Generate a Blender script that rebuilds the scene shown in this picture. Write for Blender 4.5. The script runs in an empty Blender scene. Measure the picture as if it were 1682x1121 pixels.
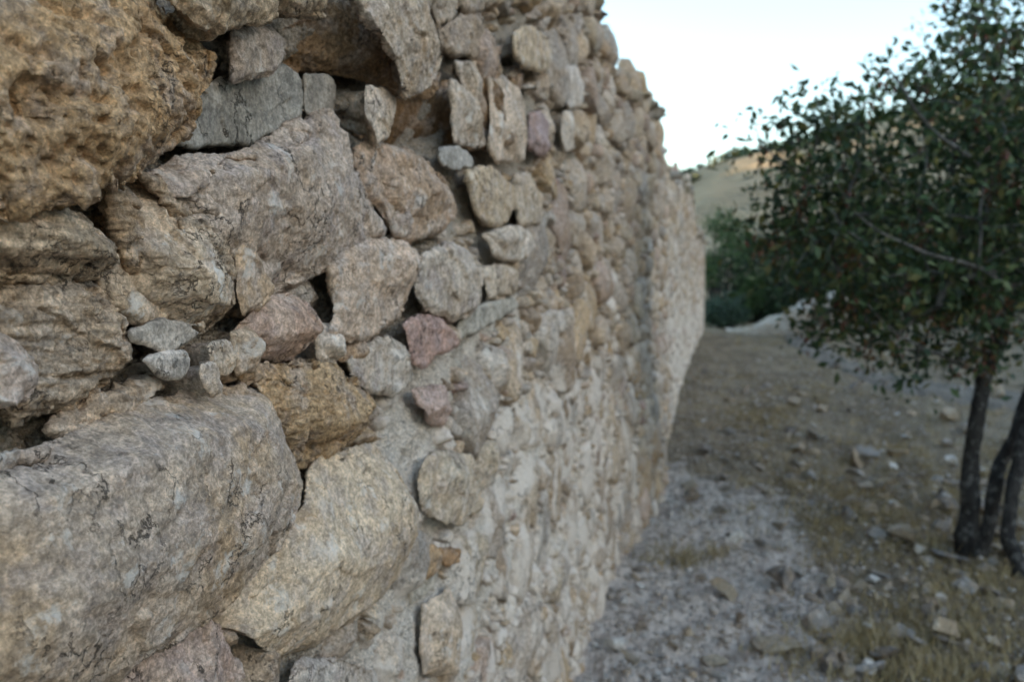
import bpy, bmesh, math, random
import numpy as np
from math import radians as R, sin, cos, tan, atan, pi

random.seed(7)
rng = np.random.default_rng(7)
S = bpy.context.scene
COL = S.collection

# ------------------------------------------------------------------ camera
D, H = 0.55, 1.60                       # distance from the wall face, eye height
FPX, VX, VY = 1400.0, 1185.0, 470.0     # focal length in photo pixels, vanishing point of the wall
CX, CY = 841.0, 560.5
YAW = atan((VX - CX) / FPX)             # turned towards the wall
PITCH = -atan((CY - VY) / FPX * cos(YAW))
cam_d = bpy.data.cameras.new("camera")
cam = bpy.data.objects.new("camera", cam_d)
COL.objects.link(cam)
cam.location = (D, 0, H)
cam.rotation_euler = (pi / 2 + PITCH, 0, YAW)
cam_d.sensor_width = 36
cam_d.lens = FPX / 1682 * 36
cam_d.clip_start = 0.02
cam_d.clip_end = 3000
cam_d.dof.use_dof = True
cam_d.dof.focus_distance = 0.86
cam_d.dof.aperture_fstop = cam_d.lens / 5.4
S.camera = cam
from mathutils import Matrix, Euler, Vector
MR = np.array(Euler(cam.rotation_euler).to_matrix())
CP = np.array([D, 0, H])

def ray(px, py):
    v = MR @ np.array([(px - CX) / FPX, -(py - CY) / FPX, -1.0])
    return v
def on_wall(px, py, X=0.0):
    v = ray(px, py); t = (X - D) / v[0]
    q = CP + v * t
    return q[1], q[2]
def at_depth(px, py, y):                # the point of a photo ray at distance y along the wall
    v = ray(px, py)
    return CP + v * (y / v[1])
def to_px(p):
    q = (np.asarray(p) - CP) @ MR
    return CX + FPX * q[..., 0] / -q[..., 2], CY - FPX * q[..., 1] / -q[..., 2]

# ------------------------------------------------------------------ light
SUN_EL, SUN_AZ = R(8), R(108)         # low sun far to the right, behind an added ridge; azimuth from +Y towards +X
w = bpy.data.worlds.new("World"); S.world = w; w.use_nodes = True
nt = w.node_tree
bg = nt.nodes['Background']
sky = nt.nodes.new('ShaderNodeTexSky'); sky.sky_type = 'NISHITA'; sky.sun_disc = False
sky.sun_elevation = SUN_EL; sky.sun_rotation = SUN_AZ
sky.air_density = 1.0; sky.dust_density = 1.0; sky.ozone_density = 1.5
nt.links.new(sky.outputs[0], bg.inputs[0]); bg.inputs[1].default_value = 0.12
sl = bpy.data.lights.new("sun", 'SUN'); sl.energy = 3.0; sl.angle = R(0.5); sl.color = (1, .80, .58)
so = bpy.data.objects.new("sun", sl); COL.objects.link(so)
sd = Vector((sin(SUN_AZ) * cos(SUN_EL), cos(SUN_AZ) * cos(SUN_EL), sin(SUN_EL)))
so.rotation_euler = sd.to_track_quat('Z', 'Y').to_euler(); so.location = (60, -20, 30)
S.view_settings.view_transform = 'Standard'; S.view_settings.look = 'None'
S.view_settings.exposure = 2.74; S.view_settings.gamma = 1
S.view_settings.use_white_balance = True      # the camera's white balance, set for open shade
S.view_settings.white_balance_temperature = 7150; S.view_settings.white_balance_tint = 8

# ------------------------------------------------------------------ noise
_perm = np.random.default_rng(3).permutation(256)
_perm = np.concatenate([_perm, _perm, _perm]).astype(np.int64)
_g = np.random.default_rng(4).normal(size=(256, 3)); _g /= np.linalg.norm(_g, axis=1)[:, None]
def pn(p):
    p = np.asarray(p, float)
    i = np.floor(p).astype(np.int64); f = p - i
    u = f * f * f * (f * (f * 6 - 15) + 10)
    i &= 255
    out = 0
    for dx in (0, 1):
        wx = u[:, 0] if dx else 1 - u[:, 0]
        a = _perm[(i[:, 0] + dx) & 255]
        for dy in (0, 1):
            wy = u[:, 1] if dy else 1 - u[:, 1]
            b = _perm[a + ((i[:, 1] + dy) & 255)]
            for dz in (0, 1):
                wz = u[:, 2] if dz else 1 - u[:, 2]
                g = _g[_perm[b + ((i[:, 2] + dz) & 255)]]
                out = out + wx * wy * wz * (g[:, 0] * (f[:, 0] - dx) + g[:, 1] * (f[:, 1] - dy) + g[:, 2] * (f[:, 2] - dz))
    return out * 1.6
def fbm(p, o=4, gain=.5):
    a, s, out = 1.0, 1.0, 0
    for k in range(o):
        out = out + a * pn(p * s + 17.3 * k); a *= gain; s *= 2.03
    return out
def ridged(p, o=4, gain=.5):
    a, s, out = 1.0, 1.0, 0
    for k in range(o):
        out = out + a * (1 - 2 * np.abs(pn(p * s + 9.1 * k))); a *= gain; s *= 2.1
    return out
def cell2(y, z):                        # distance to nearest jittered cell point, 2D
    iy, iz = np.floor(y).astype(np.int64), np.floor(z).astype(np.int64)
    best = np.full(y.shape, 9.0); idv = np.zeros(y.shape)
    for a in (-1, 0, 1):
        for b in (-1, 0, 1):
            hy, hz = (iy + a), (iz + b)
            h = _perm[(_perm[hy & 255] + (hz & 255)) & 511 if False else (_perm[hy & 255] + (hz & 255))]
            jy = hy + .5 + .8 * (_g[h, 0] * .5); jz = hz + .5 + .8 * (_g[h, 1] * .5)
            d = (y - jy) ** 2 + (z - jz) ** 2
            m = d < best; best = np.where(m, d, best); idv = np.where(m, h, idv)
    return np.sqrt(best), idv
def facets(p, seed):
    """broken-rock relief: every jittered cell carries its own tilted flat"""
    i = np.floor(p).astype(np.int64); f = p - i
    best = np.full(len(p), 9.0); val = np.zeros(len(p))
    for a in (-1, 0, 1):
        for b in (-1, 0, 1):
            for c in (-1, 0, 1):
                h = _perm[_perm[_perm[(i[:, 0] + a + seed) & 255] + ((i[:, 1] + b) & 255)] + ((i[:, 2] + c) & 255)]
                g = _g[h]
                d = np.stack([a + .5 + .45 * g[:, 1], b + .5 + .45 * g[:, 2], c + .5 + .45 * g[:, 0]], 1) - f
                dd = (d * d).sum(1)
                m = dd < best
                best = np.where(m, dd, best)
                val = np.where(m, .6 * g[:, 0] + .9 * (d * _g[(h + 57) & 255]).sum(1), val)
    return val
def sst(a, b, x):
    t = np.clip((x - a) / (b - a), 0, 1); return t * t * (3 - 2 * t)

# ------------------------------------------------------------------ helpers
def link_mesh(name, V, F, mat=None, parent=None, smooth=True, origin=None, attrs=None):
    V = np.asarray(V, float)
    o0 = np.asarray(origin if origin is not None else (0, 0, 0), float)
    me = bpy.data.meshes.new(name)
    V = V - o0
    F = np.asarray(F)
    if F.ndim == 2:
        n, k = F.shape
        me.vertices.add(len(V)); me.vertices.foreach_set('co', V.astype(np.float32).ravel())
        me.loops.add(n * k); me.loops.foreach_set('vertex_index', F.astype(np.int32).ravel())
        me.polygons.add(n)
        me.polygons.foreach_set('loop_start', np.arange(0, n * k, k, dtype=np.int32))
        me.polygons.foreach_set('loop_total', np.full(n, k, dtype=np.int32))
        me.update(calc_edges=True); me.validate()
    else:
        me.from_pydata(V.tolist(), [], [list(f) for f in F])
    if smooth:
        me.polygons.foreach_set('use_smooth', np.ones(len(me.polygons), dtype=bool))
    for an, av in (attrs or {}).items():
        av = np.asarray(av, np.float32)
        if av.ndim == 2:
            if av.shape[1] == 3: av = np.concatenate([av, np.ones((len(av), 1), np.float32)], 1)
            a = me.color_attributes.new(an, 'FLOAT_COLOR', 'POINT'); a.data.foreach_set('color', av.ravel())
        else:
            a = me.attributes.new(an, 'FLOAT', 'POINT'); a.data.foreach_set('value', av)
    if mat: me.materials.append(mat)
    ob = bpy.data.objects.new(name, me); COL.objects.link(ob)
    po = np.zeros(3)
    if parent:
        ob.parent = parent; po = np.array(world_loc(parent))
    ob.location = o0 - po
    return ob
def world_loc(o):
    l = Vector(o.location)
    while o.parent: o = o.parent; l = l + Vector(o.location)
    return l
def tag(o, label=None, cat=None, group=None, kind=None):
    if label: o['label'] = label
    if cat: o['category'] = cat
    if group: o['group'] = group
    if kind: o['kind'] = kind
    return o
def empty(name, loc):
    o = bpy.data.objects.new(name, None); COL.objects.link(o); o.location = loc
    o.empty_display_size = .1
    return o
def grid_faces(n, m):
    a = np.arange(n - 1)[:, None] * m + np.arange(m - 1)[None, :]
    return np.stack([a, a + 1, a + m + 1, a + m], -1).reshape(-1, 4)

# ------------------------------------------------------------------ materials
class NT:
    def __init__(s, name):
        s.m = bpy.data.materials.new(name); s.m.use_nodes = True
        s.t = s.m.node_tree; s.b = s.t.nodes['Principled BSDF']
        s.b.inputs['Roughness'].default_value = .9
        s.b.inputs['Specular IOR Level'].default_value = .25
    def n(s, typ, **kw):
        x = s.t.nodes.new('ShaderNode' + typ)
        for k, v in kw.items(): setattr(x, k, v)
        return x
    def put(s, sock, v):
        if hasattr(v, 'is_linked') or isinstance(v, bpy.types.NodeSocket): s.t.links.new(v, sock)
        else:
            if hasattr(sock.default_value, '__len__') and len(sock.default_value) == 4 and len(v) == 3: v = (*v, 1)
            sock.default_value = v
    def pos(s, scale=(1, 1, 1), rot=(0, 0, 0)):
        g = s.n('NewGeometry'); mp = s.n('Mapping')
        s.t.links.new(g.outputs['Position'], mp.inputs['Vector'])
        mp.inputs['Scale'].default_value = scale; mp.inputs['Rotation'].default_value = rot
        return mp.outputs[0]
    def noise(s, scale, detail=6, rough=.6, vec=None, dist=0):
        x = s.n('TexNoise'); x.inputs['Scale'].default_value = scale; x.inputs['Detail'].default_value = detail
        x.inputs['Roughness'].default_value = rough; x.inputs['Distortion'].default_value = dist
        s.t.links.new(vec or s.pos(), x.inputs['Vector'])
        return x.outputs['Fac']
    def voro(s, scale, feature='F1', vec=None):
        x = s.n('TexVoronoi', feature=feature); x.inputs['Scale'].default_value = scale
        s.t.links.new(vec or s.pos(), x.inputs['Vector'])
        return x.outputs['Distance']
    def ramp(s, f, lo, hi, a=0., b=1.):
        x = s.n('MapRange'); x.interpolation_type = 'SMOOTHSTEP'
        s.put(x.inputs['Value'], f)
        for i, v in (('From Min', lo), ('From Max', hi), ('To Min', a), ('To Max', b)): s.put(x.inputs[i], v)
        return x.outputs[0]
    def math(s, op, a, b=0.):
        x = s.n('Math', operation=op); s.put(x.inputs[0], a); s.put(x.inputs[1], b); return x.outputs[0]
    def mix(s, f, a, b, mode='MIX'):
        x = s.n('Mix', data_type='RGBA', blend_type=mode)
        s.put(x.inputs[0], f); s.put(x.inputs[6], a); s.put(x.inputs[7], b); return x.outputs[2]
    def attr(s, name, fac=False):
        x = s.n('Attribute', attribute_name=name); return x.outputs['Fac' if fac else 'Color']
    def bump(s, h, strength, dist, prev=None):
        x = s.n('Bump'); s.put(x.inputs['Height'], h); x.inputs['Strength'].default_value = strength
        x.inputs['Distance'].default_value = dist
        if prev is not None: s.t.links.new(prev, x.inputs['Normal'])
        return x.outputs[0]
    def out(s, col=None, nrm=None):
        if col is not None: s.put(s.b.inputs['Base Color'], col)
        if nrm is not None: s.t.links.new(nrm, s.b.inputs['Normal'])
        return s.m

def stone_mat(name, stain, stain_amt=.6, grey=(.36, .35, .35), grey_amt=.5, white=.25, speck=.5, bump=1.0, pits=.3, strata=0., strot=0., gs=1.):
    """rubble stone: tint attribute varied by stains, grey weathering, white lime crust and dark specks"""
    k = NT(name)
    grey = tuple(np.array(grey) * (1.25, 1.09, .98)); stain = tuple(np.array(stain) * (1.22, 1.12, 1.05))
    c = k.attr('tint')
    lime = k.attr('lime', True)
    c = k.mix(k.math('MULTIPLY', k.ramp(k.noise(7, 7, .62, dist=.6), .44, .62), stain_amt), c, stain)
    c = k.mix(k.math('MULTIPLY', k.ramp(k.noise(19, 8, .65), .46, .64), grey_amt), c, grey)
    # grain
    wv = k.n('TexNoise'); wv.inputs['Scale'].default_value = 30; wv.inputs['Detail'].default_value = 4
    k.t.links.new(k.pos(), wv.inputs['Vector'])
    wa = k.n('VectorMath', operation='MULTIPLY_ADD'); k.t.links.new(wv.outputs['Color'], wa.inputs[0])
    wa.inputs[1].default_value = (.022, .022, .022); k.t.links.new(k.pos(), wa.inputs[2])
    wvec = wa.outputs[0]
    chipv = k.n('TexVoronoi'); chipv.inputs['Scale'].default_value = 62 * gs; k.t.links.new(wvec, chipv.inputs['Vector'])
    chip = chipv.outputs['Distance']
    fz = k.math('ABSOLUTE', k.math('SUBTRACT', k.noise(15, 6, .6, vec=wvec), .5))
    fm = k.ramp(k.noise(9, 3, .5), .46, .6)
    fiss = k.math('MULTIPLY', k.ramp(fz, .0, .013, 1, 0), fm)
    gr = k.noise(330, 3, .6)
    c = k.mix(1.0, c, k.ramp(gr, .3, .72, .76, 1.2), 'MULTIPLY')
    md = k.noise(60 * gs, 6, .7)
    c = k.mix(1.0, c, k.ramp(md, .34, .66, .74, 1.22), 'MULTIPLY')
    c = k.mix(1.0, c, k.ramp(k.noise(170 * (.5 + .5 * gs), 5, .7), .38, .62, .72, 1.22), 'MULTIPLY')
    if strata:
        sv = k.noise(1, 5, .6, vec=k.pos((6, 9, 85), (strot, 0, 0)))
        c = k.mix(strata, c, k.ramp(sv, .35, .65, .55, 1.3), 'MULTIPLY')
    # white crust and lime runs
    wn = k.noise(24, 9, .68, dist=.4)
    c = k.mix(k.math('MULTIPLY', k.ramp(wn, .555, .66), white), c, (.74, .70, .66))
    ln = k.noise(1, 7, .62, vec=k.pos((6, 6, 3)))
    lm = k.ramp(k.math('ADD', ln, k.math('MULTIPLY', lime, .29)), .64, .72)
    c = k.mix(k.math('MULTIPLY', lm, .85), c, (.76, .665, .59))
    # dark lichen specks
    sp = k.ramp(k.noise(140, 5, .75), .62, .70)
    c = k.mix(k.math('MULTIPLY', sp, speck), c, (.07, .055, .04))
    c = k.mix(k.math('MULTIPLY', fiss, .8), c, (.06, .048, .04))
    n = k.bump(fiss, .8, -.006)
    n = k.bump(chip, .55 * bump, .006, n)
    n = k.bump(k.noise(26 * gs, 12, .70), .55 * bump, .008, n)
    n = k.bump(k.noise(150, 6, .72), .55 * bump, .0035, n)
    if pits:
        n = k.bump(k.ramp(k.noise(95, 4, .6), .34, .48), pits, .006, n)
    if strata:
        n = k.bump(sv, .45 * strata, .005, n)
    n = k.bump(gr, .45 * bump, .0016, n)
    return k.out(c, n)

M = {}
M['ochre'] = stone_mat('ochre_sandstone', (.38, .25, .14), .65, (.37, .335, .31), .75, .12, .55, 1.15, .55)
M['tan'] = stone_mat('tan_limestone', (.37, .275, .185), .5, (.37, .355, .355), .6, .5, .4, .7, .15, gs=0.6)
M['strat'] = stone_mat('layered_tan_stone', (.36, .26, .165), .6, (.35, .335, .32), .5, .3, .45, 1.0, .1, .8, R(12), gs=1.3)
M['grey'] = stone_mat('grey_limestone', (.35, .265, .19), .45, (.34, .32, .335), .6, .5, .4, 1.0, .25, gs=0.8)
M['block'] = stone_mat('grey_tan_block', (.40, .29, .18), .65, (.36, .335, .335), .6, .6, .6, 1.1, .3, .25, R(-18), gs=0.65)
M['slate'] = stone_mat('grey_green_slate', (.22, .20, .165), .5, (.23, .235, .23), .5, .15, .3, .55, .0, .3, R(8), gs=0.45)
M['pink'] = stone_mat('pink_stone', (.37, .245, .19), .5, (.36, .32, .34), .45, .25, .35, .9, .2, gs=0.9)
M['pale'] = stone_mat('pale_limestone', (.40, .31, .22), .55, (.41, .395, .40), .45, .75, .35, .9, .2, gs=0.5)
M['rubble'] = stone_mat('rubble_stone', (.36, .26, .17), .45, (.37, .355, .36), .5, .4, .5, 1.3, .3)

def mortar_mat():
    k = NT('lime_mortar')
    lime = k.attr('lime', True)
    c = k.mix(k.ramp(k.noise(16, 8, .65), .4, .65), (.44, .335, .235), (.50, .425, .345))
    c = k.mix(k.ramp(k.voro(170), .15, .55), c, (.45, .39, .33))
    ln = k.noise(1, 9, .66, vec=k.pos((6, 6, 3.2)))
    c = k.mix(k.ramp(k.math('ADD', ln, k.math('MULTIPLY', lime, .58)), .64, .80), c, (.76, .665, .58))
    c = k.mix(1.0, c, k.ramp(k.noise(260, 4, .7), .3, .7, .55, 1.4), 'MULTIPLY')
    c = k.mix(k.math('MULTIPLY', k.ramp(k.noise(120, 5, .75), .62, .72), .5), c, (.08, .065, .05))
    n = k.bump(k.noise(55, 9, .7), 1.0, .012)
    n = k.bump(k.voro(140), .8, .005, n)
    n = k.bump(k.noise(400, 3, .6), .5, .002, n)
    return k.out(c, n)
M['mortar'] = mortar_mat()

# ------------------------------------------------------------------ ground shape
def ground_z(x, y):
    x = np.asarray(x, float); y = np.asarray(y, float)
    z = .64 * sst(3.5, 19, y) + .25 * sst(18, 45, y)
    z = z + .55 * sst(1.5, 9, x - 1) * sst(8, 17, y)
    return z
def ground_full(x, y, fine=True):
    x = np.asarray(x, float).ravel(); y = np.asarray(y, float).ravel()
    p = np.stack([x, y, np.zeros_like(x)], 1)
    z = ground_z(x, y) + .035 * fbm(p * .9, 3)
    if fine:
        z = z + .034 * fbm(p * 4.2 + 3, 4, .6)
    return z
def on_ground(px, py):
    v = ray(px, py); t = 4.0
    for _ in range(16):
        q = CP + v * t
        gz = float(ground_z(q[0], q[1]))
        t2 = (gz - H) / min(v[2], -.02)
        t = min(max(.45 * t + .55 * t2, .5), 60)
    q = CP + v * t
    q[2] = float(ground_full([q[0]], [q[1]])[0])
    return q

# ------------------------------------------------------------------ the wall
YEND = 18.5
def wall_x(y, z=None):                  # plan line of the face, with a spreading foot farther on
    y = np.asarray(y, float)
    x = np.interp(y, [0, 4.5, 5.6, 6.6, 7.6, 8.6, 10, 14, 18.5, 40], [0, 0, .055, .03, -.10, -.045, .05, .11, .205, .205])
    if z is not None:
        x = x + .17 * sst(1.5, -.1, z) * sst(4.6, 7, y) * sst(11, 8, y)
    return x
TOPPX = [(960, -40), (982, 5), (1003, 70), (1024, 130), (1046, 158), (1074, 185), (1084, 236), (1110, 285), (1140, 312), (1152, 380)]
def _top():
    ys, zs = [], []
    for px, py in TOPPX:
        X = 0.0
        for _ in range(6):
            y, z = on_wall(px, py, X); y = min(y, YEND); X = float(wall_x(y))
        ys.append(y); zs.append(z)
    return np.array(ys), np.array(zs)
TY, TZ = _top()
def wall_top(y):
    return np.interp(y, np.concatenate([[-3, 0], TY]), np.concatenate([[3.15, 3.15], TZ]))

wall = empty('stone_wall', (0, 0, 0))
tag(wall, 'long shaded rubble stone wall of ochre and grey blocks in pale lime mortar', 'stone wall', kind='thing')

def lime_mask(y, z):
    """how much old lime plaster clings to the wall here (its lower, farther part)"""
    m = sst(.95, 1.7, y + (1.45 - z) * .28) * sst(2.1, 1.0, z)
    m = m * (1 - .6 * sst(3.6, 6.5, y)) * .8 + .4 * sst(8.2, 9.6, y)
    return np.clip(m, 0, 1)

def dist_poly(p, poly):
    """signed-less distance from points to polygon outline, and inside mask"""
    a = poly; b = np.roll(poly, -1, 0)
    d2 = np.full(len(p), 1e9); ins = np.zeros(len(p), bool)
    for (a0, a1), (b0, b1) in zip(a, b):
        ex, ey = b0 - a0, b1 - a1
        t = np.clip(((p[:, 0] - a0) * ex + (p[:, 1] - a1) * ey) / (ex * ex + ey * ey + 1e-12), 0, 1)
        d2 = np.minimum(d2, (p[:, 0] - a0 - t * ex) ** 2 + (p[:, 1] - a1 - t * ey) ** 2)
        c = (a1 > p[:, 1]) != (b1 > p[:, 1])
        with np.errstate(divide='ignore', invalid='ignore'):
            xi = a0 + (p[:, 1] - a1) * ex / (ey if abs(ey) > 1e-12 else 1e-12)
        ins ^= c & (p[:, 0] < xi)
    return np.sqrt(d2), ins

def desat(c, k=.78):
    c = np.array(c, float); l = c @ np.array([.3, .59, .11])
    return (l + (c - l) * k) * np.array([1.42, 1.26, 1.15])
TRACED = []
def traced(poly, kind, tint, front=.05, back=-.14, rough=1.0, chisel=5, cut=.22, bevel=.018, lime=0., label=None, tilt=(0, 0), strata=0., pit=0., crease=()):
    TRACED.append(dict(poly=poly, kind=kind, tint=tint, front=front, back=back, rough=rough, chisel=chisel, cut=cut,
                       bevel=bevel, lime=lime, label=label, tilt=tilt, strata=strata, pit=pit, crease=crease))

TAN, GRY, OCH, PAL, PNK, SLT = (.40, .31, .215), (.37, .34, .315), (.43, .29, .145), (.47, .41, .34), (.40, .28, .235), (.25, .255, .24)
# -- top left
traced([(-90,-60),(285,-60),(300,5),(325,28),(355,52),(400,58),(418,75),(424,97),(405,130),(385,160),(370,195),(356,222),(330,240),(270,262),(262,272),(228,295),(165,298),(110,315),(40,335),(-90,350)],
       'ochre', OCH, .085, -.1, 1.5, 5, .16, .035, label='huge pitted ochre block at the upper left of the wall', pit=1, crease=[(424, 150, 0, 300, 0.0)])
traced([(405,48),(440,42),(470,48),(488,65),(484,95),(470,125),(430,130),(405,130)], 'grey', (.33,.30,.27), .045, -.1, .8, 5, .25, .02, label='small grey stone wedged beside the huge ochre block')
traced([(300,-60),(560,-60),(552,8),(510,18),(480,20),(440,30),(390,36),(340,30),(318,12)], 'strat', (.40,.32,.22), .085, -.1, 1.1, 4, .2, .03, label='overhanging tan stone at the top edge of view')
traced([(590,-60),(690,-60),(708,20),(722,95),(718,125),(695,150),(672,162),(664,130),(645,85),(612,35)], 'grey', (.40,.36,.31), .075, -.2, 1.3, 5, .2, .02, label='big rough stone jutting over a dark hollow', back=-.2) if False else \
traced([(590,-60),(690,-60),(708,20),(722,95),(718,125),(695,150),(672,162),(664,130),(645,85),(612,35)], 'tan', (.40,.35,.29), .075, .0, 1.3, 5, .2, .02, label='big rough stone jutting over a dark hollow')
traced([(355,234),(370,195),(388,152),(425,142),(470,110),(540,105),(565,118),(565,150),(562,188),(525,212),(480,226),(420,234)], 'slate', (.27,.275,.26), .066, -.1, .35, 7, .3, .006, label='dark grey green slate slab wedged under the ochre block', crease=[(355, 180, 565, 132, .8), (530, 212, 505, 140, 0.0), (505, 140, 530, 212, 1.0)])
traced([(566,116),(605,120),(612,135),(607,188),(566,182)], 'slate', (.29,.29,.275), .048, -.1, .3, 3, .2, .005, label='square grey slate piece beside the dark slab', crease=[(566, 140, 610, 150, 0.8)])
traced([(612,134),(658,158),(660,175),(650,220),(632,234),(622,205),(609,185)], 'pale', (.44,.39,.33), .052, -.12, .6, 5, .25, .008)
# -- dark hollow right of the slates
traced([(748,128),(762,132),(776,170),(782,205),(800,238),(755,236),(752,200),(750,160)], 'pale', (.44,.39,.33), .035, -.04, .8, 4, .2, .012)
traced([(757,102),(790,98),(800,130),(808,180),(812,225),(802,238),(785,205),(776,160)], 'pale', (.46,.42,.37), .025, -.12, .8, 4, .2, .015)
traced([(808,130),(830,126),(860,145),(870,180),(872,230),(868,265),(822,265),(808,240),(813,200)], 'pale', (.46,.38,.30), .045, -.14, .7, 4, .2, .015)
traced([(745,240),(775,240),(795,250),(800,272),(765,276),(748,268)], 'slate', (.34,.35,.35), .055, -.06, .3, 3, .2, .005, label='small square blue grey slate chip')
traced([(725,50),(760,25),(800,20),(815,60),(800,95),(760,90),(730,80)], 'rubble', (.35,.29,.23), .03, -.12, 1.4, 5, .25, .02)
traced([(762,-50),(830,-50),(836,-5),(800,18),(768,12)], 'rubble', (.36,.30,.24), .03, -.12, 1.2, 5, .25, .02)
traced([(722,-50),(760,-50),(764,15),(730,42),(718,10)], 'rubble', (.42,.37,.31), .02, -.12, 1.2, 5, .25, .02)
traced([(848,60),(870,35),(900,52),(918,88),(902,118),(872,110),(850,88)], 'pale', (.45,.37,.26), .045, -.12, .7, 5, .25, .02)
traced([(932,106),(952,108),(967,140),(958,176),(940,178),(924,140)], 'pale', (.50,.49,.48), .035, -.1, .5, 5, .2, .02, label='pale grey lozenge shaped stone high in the wall')
traced([(876,185),(893,182),(908,200),(906,248),(890,252),(872,240)], 'pink', (.33,.26,.28), .035, -.1, .6, 4, .2, .015, label='purplish stone between pale ones')
traced([(928,182),(946,184),(948,245),(932,250),(925,220)], 'pale', (.46,.42,.37), .035, -.1, .5, 4, .2, .012)
# -- the big boulder in the middle and its neighbours
traced([(295,278),(345,257),(430,252),(500,228),(545,200),(570,180),(600,185),(615,205),(622,250),(628,300),(640,335),(672,362),(680,386),(650,395),(595,402),(560,430),(520,450),(470,477),(440,502),(415,520),(408,480),(402,405),(385,370),(345,350),(318,318)],
       'grey', (.40,.345,.30), .062, -.12, 1.1, 6, .18, .03, label='large grey pink boulder in the middle of the near wall', crease=[(310, 318, 600, 218, 1.0), (560, 300, 610, 180, 0.0), (690, 372, 560, 420, 0.0), (520, 430, 330, 330, 0.5)])
traced([(555,440),(590,408),(650,397),(686,396),(694,440),(682,490),(665,530),(640,547),(600,560),(568,562),(556,540),(575,510),(560,480)], 'tan', (.42,.34,.275), .045, -.1, 1.1, 5, .2, .025)
traced([(628,240),(650,222),(690,240),(740,270),(770,305),(787,350),(770,372),(730,387),(706,402),(690,387),(672,352),(642,312),(625,270)], 'tan', (.40,.30,.225), .06, -.12, 1.1, 6, .2, .025, label='brown wedge shaped boulder right of the large grey pink one', crease=[(630, 262, 780, 330, 0.7), (790, 345, 700, 390, 0.0), (760, 372, 660, 320, 0.6)])
traced([(412,545),(430,515),(460,495),(490,488),(512,500),(520,530),(532,572),(526,596),(480,600),(440,594),(420,575)], 'pink', (.42,.32,.255), .035, -.1, .6, 3, .14, .03, label='rounded pinkish stone under the large boulder', crease=[(525, 545, 412, 550, 0.7)])
traced([(530,540),(548,532),(565,560),(566,597),(550,601),(535,585)], 'pale', (.50,.46,.41), .03, -.08, .8, 4, .2, .015)
traced([(566,562),(590,560),(602,575),(598,590),(568,595)], 'ochre', (.40,.28,.17), .02, -.08, .8, 3, .2, .012)
# -- left, second course
traced([(-90,378),(0,374),(60,345),(130,332),(160,340),(205,370),(222,402),(224,440),(190,447),(150,457),(125,469),(85,469),(40,456),(-90,462)], 'strat', (.43,.35,.25), .06, -.1, 1.0, 5, .2, .02, label='flat layered tan stone jutting out at the left', strata=1, crease=[(230, 418, -60, 415, 1.1)])
traced([(192,303),(215,310),(245,350),(253,392),(250,430),(235,442),(222,402),(206,362)], 'strat', (.37,.28,.18), .03, -.1, 1.1, 4, .25, .012, strata=1)
traced([(222,290),(246,293),(270,310),(290,330),(293,350),(308,375),(330,392),(345,420),(360,445),(396,456),(407,500),(405,531),(390,539),(350,521),(310,529),(270,516),(245,501),(234,462),(250,432),(254,385),(240,330)],
       'pale', (.46,.385,.29), .05, -.1, 1.0, 6, .2, .018, label='pale stone with white crust between brown slivers', crease=[(300, 440, 240, 330, 0.6), (405, 500, 250, 470, 0.7)])
traced([(250,284),(278,294),(302,330),(336,352),(330,364),(303,351),(274,316)], 'strat', (.38,.30,.21), .035, -.1, .9, 4, .25, .01, strata=.8)
traced([(311,365),(330,358),(355,362),(377,386),(396,420),(406,446),(398,457),(370,436),(345,409),(324,390)], 'strat', (.37,.31,.24), .045, -.1, .8, 5, .25, .008, strata=.8, label='thin brown sliver standing between pale stone and boulder')
traced([(404,400),(420,395),(445,430),(470,478),(440,502),(415,520),(408,480)], 'tan', (.41,.31,.21), .045, -.08, .8, 4, .2, .012)
# -- left, third course
traced([(75,510),(100,485),(140,475),(195,463),(215,476),(236,516),(271,560),(276,586),(262,611),(225,632),(190,652),(140,667),(105,700),(88,650),(74,605),(70,550)], 'strat', (.40,.335,.26), .06, -.1, 1.0, 6, .24, .022, strata=1, label='blocky tan stone with a grooved underside at the left', crease=[(280, 588, 85, 640, 1.2), (215, 470, 280, 590, 0.0)])
traced([(-90,552),(24,548),(70,575),(90,600),(93,626),(80,656),(40,662),(0,672),(-90,690)], 'grey', (.385,.335,.315), .065, -.1, .6, 3, .14, .03, label='rounded purplish grey stone at the left edge of view')
traced([(-90,470),(0,468),(18,495),(24,543),(-90,547)], 'grey', (.37,.32,.30), .04, -.1, .7, 3, .15, .02)
traced([(105,702),(140,672),(205,652),(268,615),(290,640),(240,675),(175,715),(135,735)], 'strat', (.39,.32,.25), .02, -.1, .9, 4, .2, .015, strata=.7)
# -- little grey chocks
traced([(262,542),(300,532),(345,532),(373,548),(345,566),(320,575),(290,571),(268,561)], 'slate', (.36,.35,.33), .055, -.06, .4, 5, .3, .008, label='small flat grey chock stone, upper of the pale cluster')
traced([(279,592),(310,582),(350,577),(357,600),(346,626),(315,621),(295,606)], 'slate', (.44,.43,.42), .06, -.06, .4, 5, .3, .008)
traced([(358,565),(395,559),(403,590),(399,612),(380,617),(362,590)], 'pale', (.46,.41,.35), .05, -.06, .5, 5, .25, .008)
traced([(344,602),(372,592),(379,615),(371,655),(355,642),(345,626)], 'pale', (.47,.45,.43), .052, -.05, .5, 4, .25, .008)
traced([(395,545),(420,542),(446,575),(440,602),(405,618),(399,590)], 'tan', (.40,.33,.25), .035, -.06, .8, 4, .25, .012)
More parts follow.
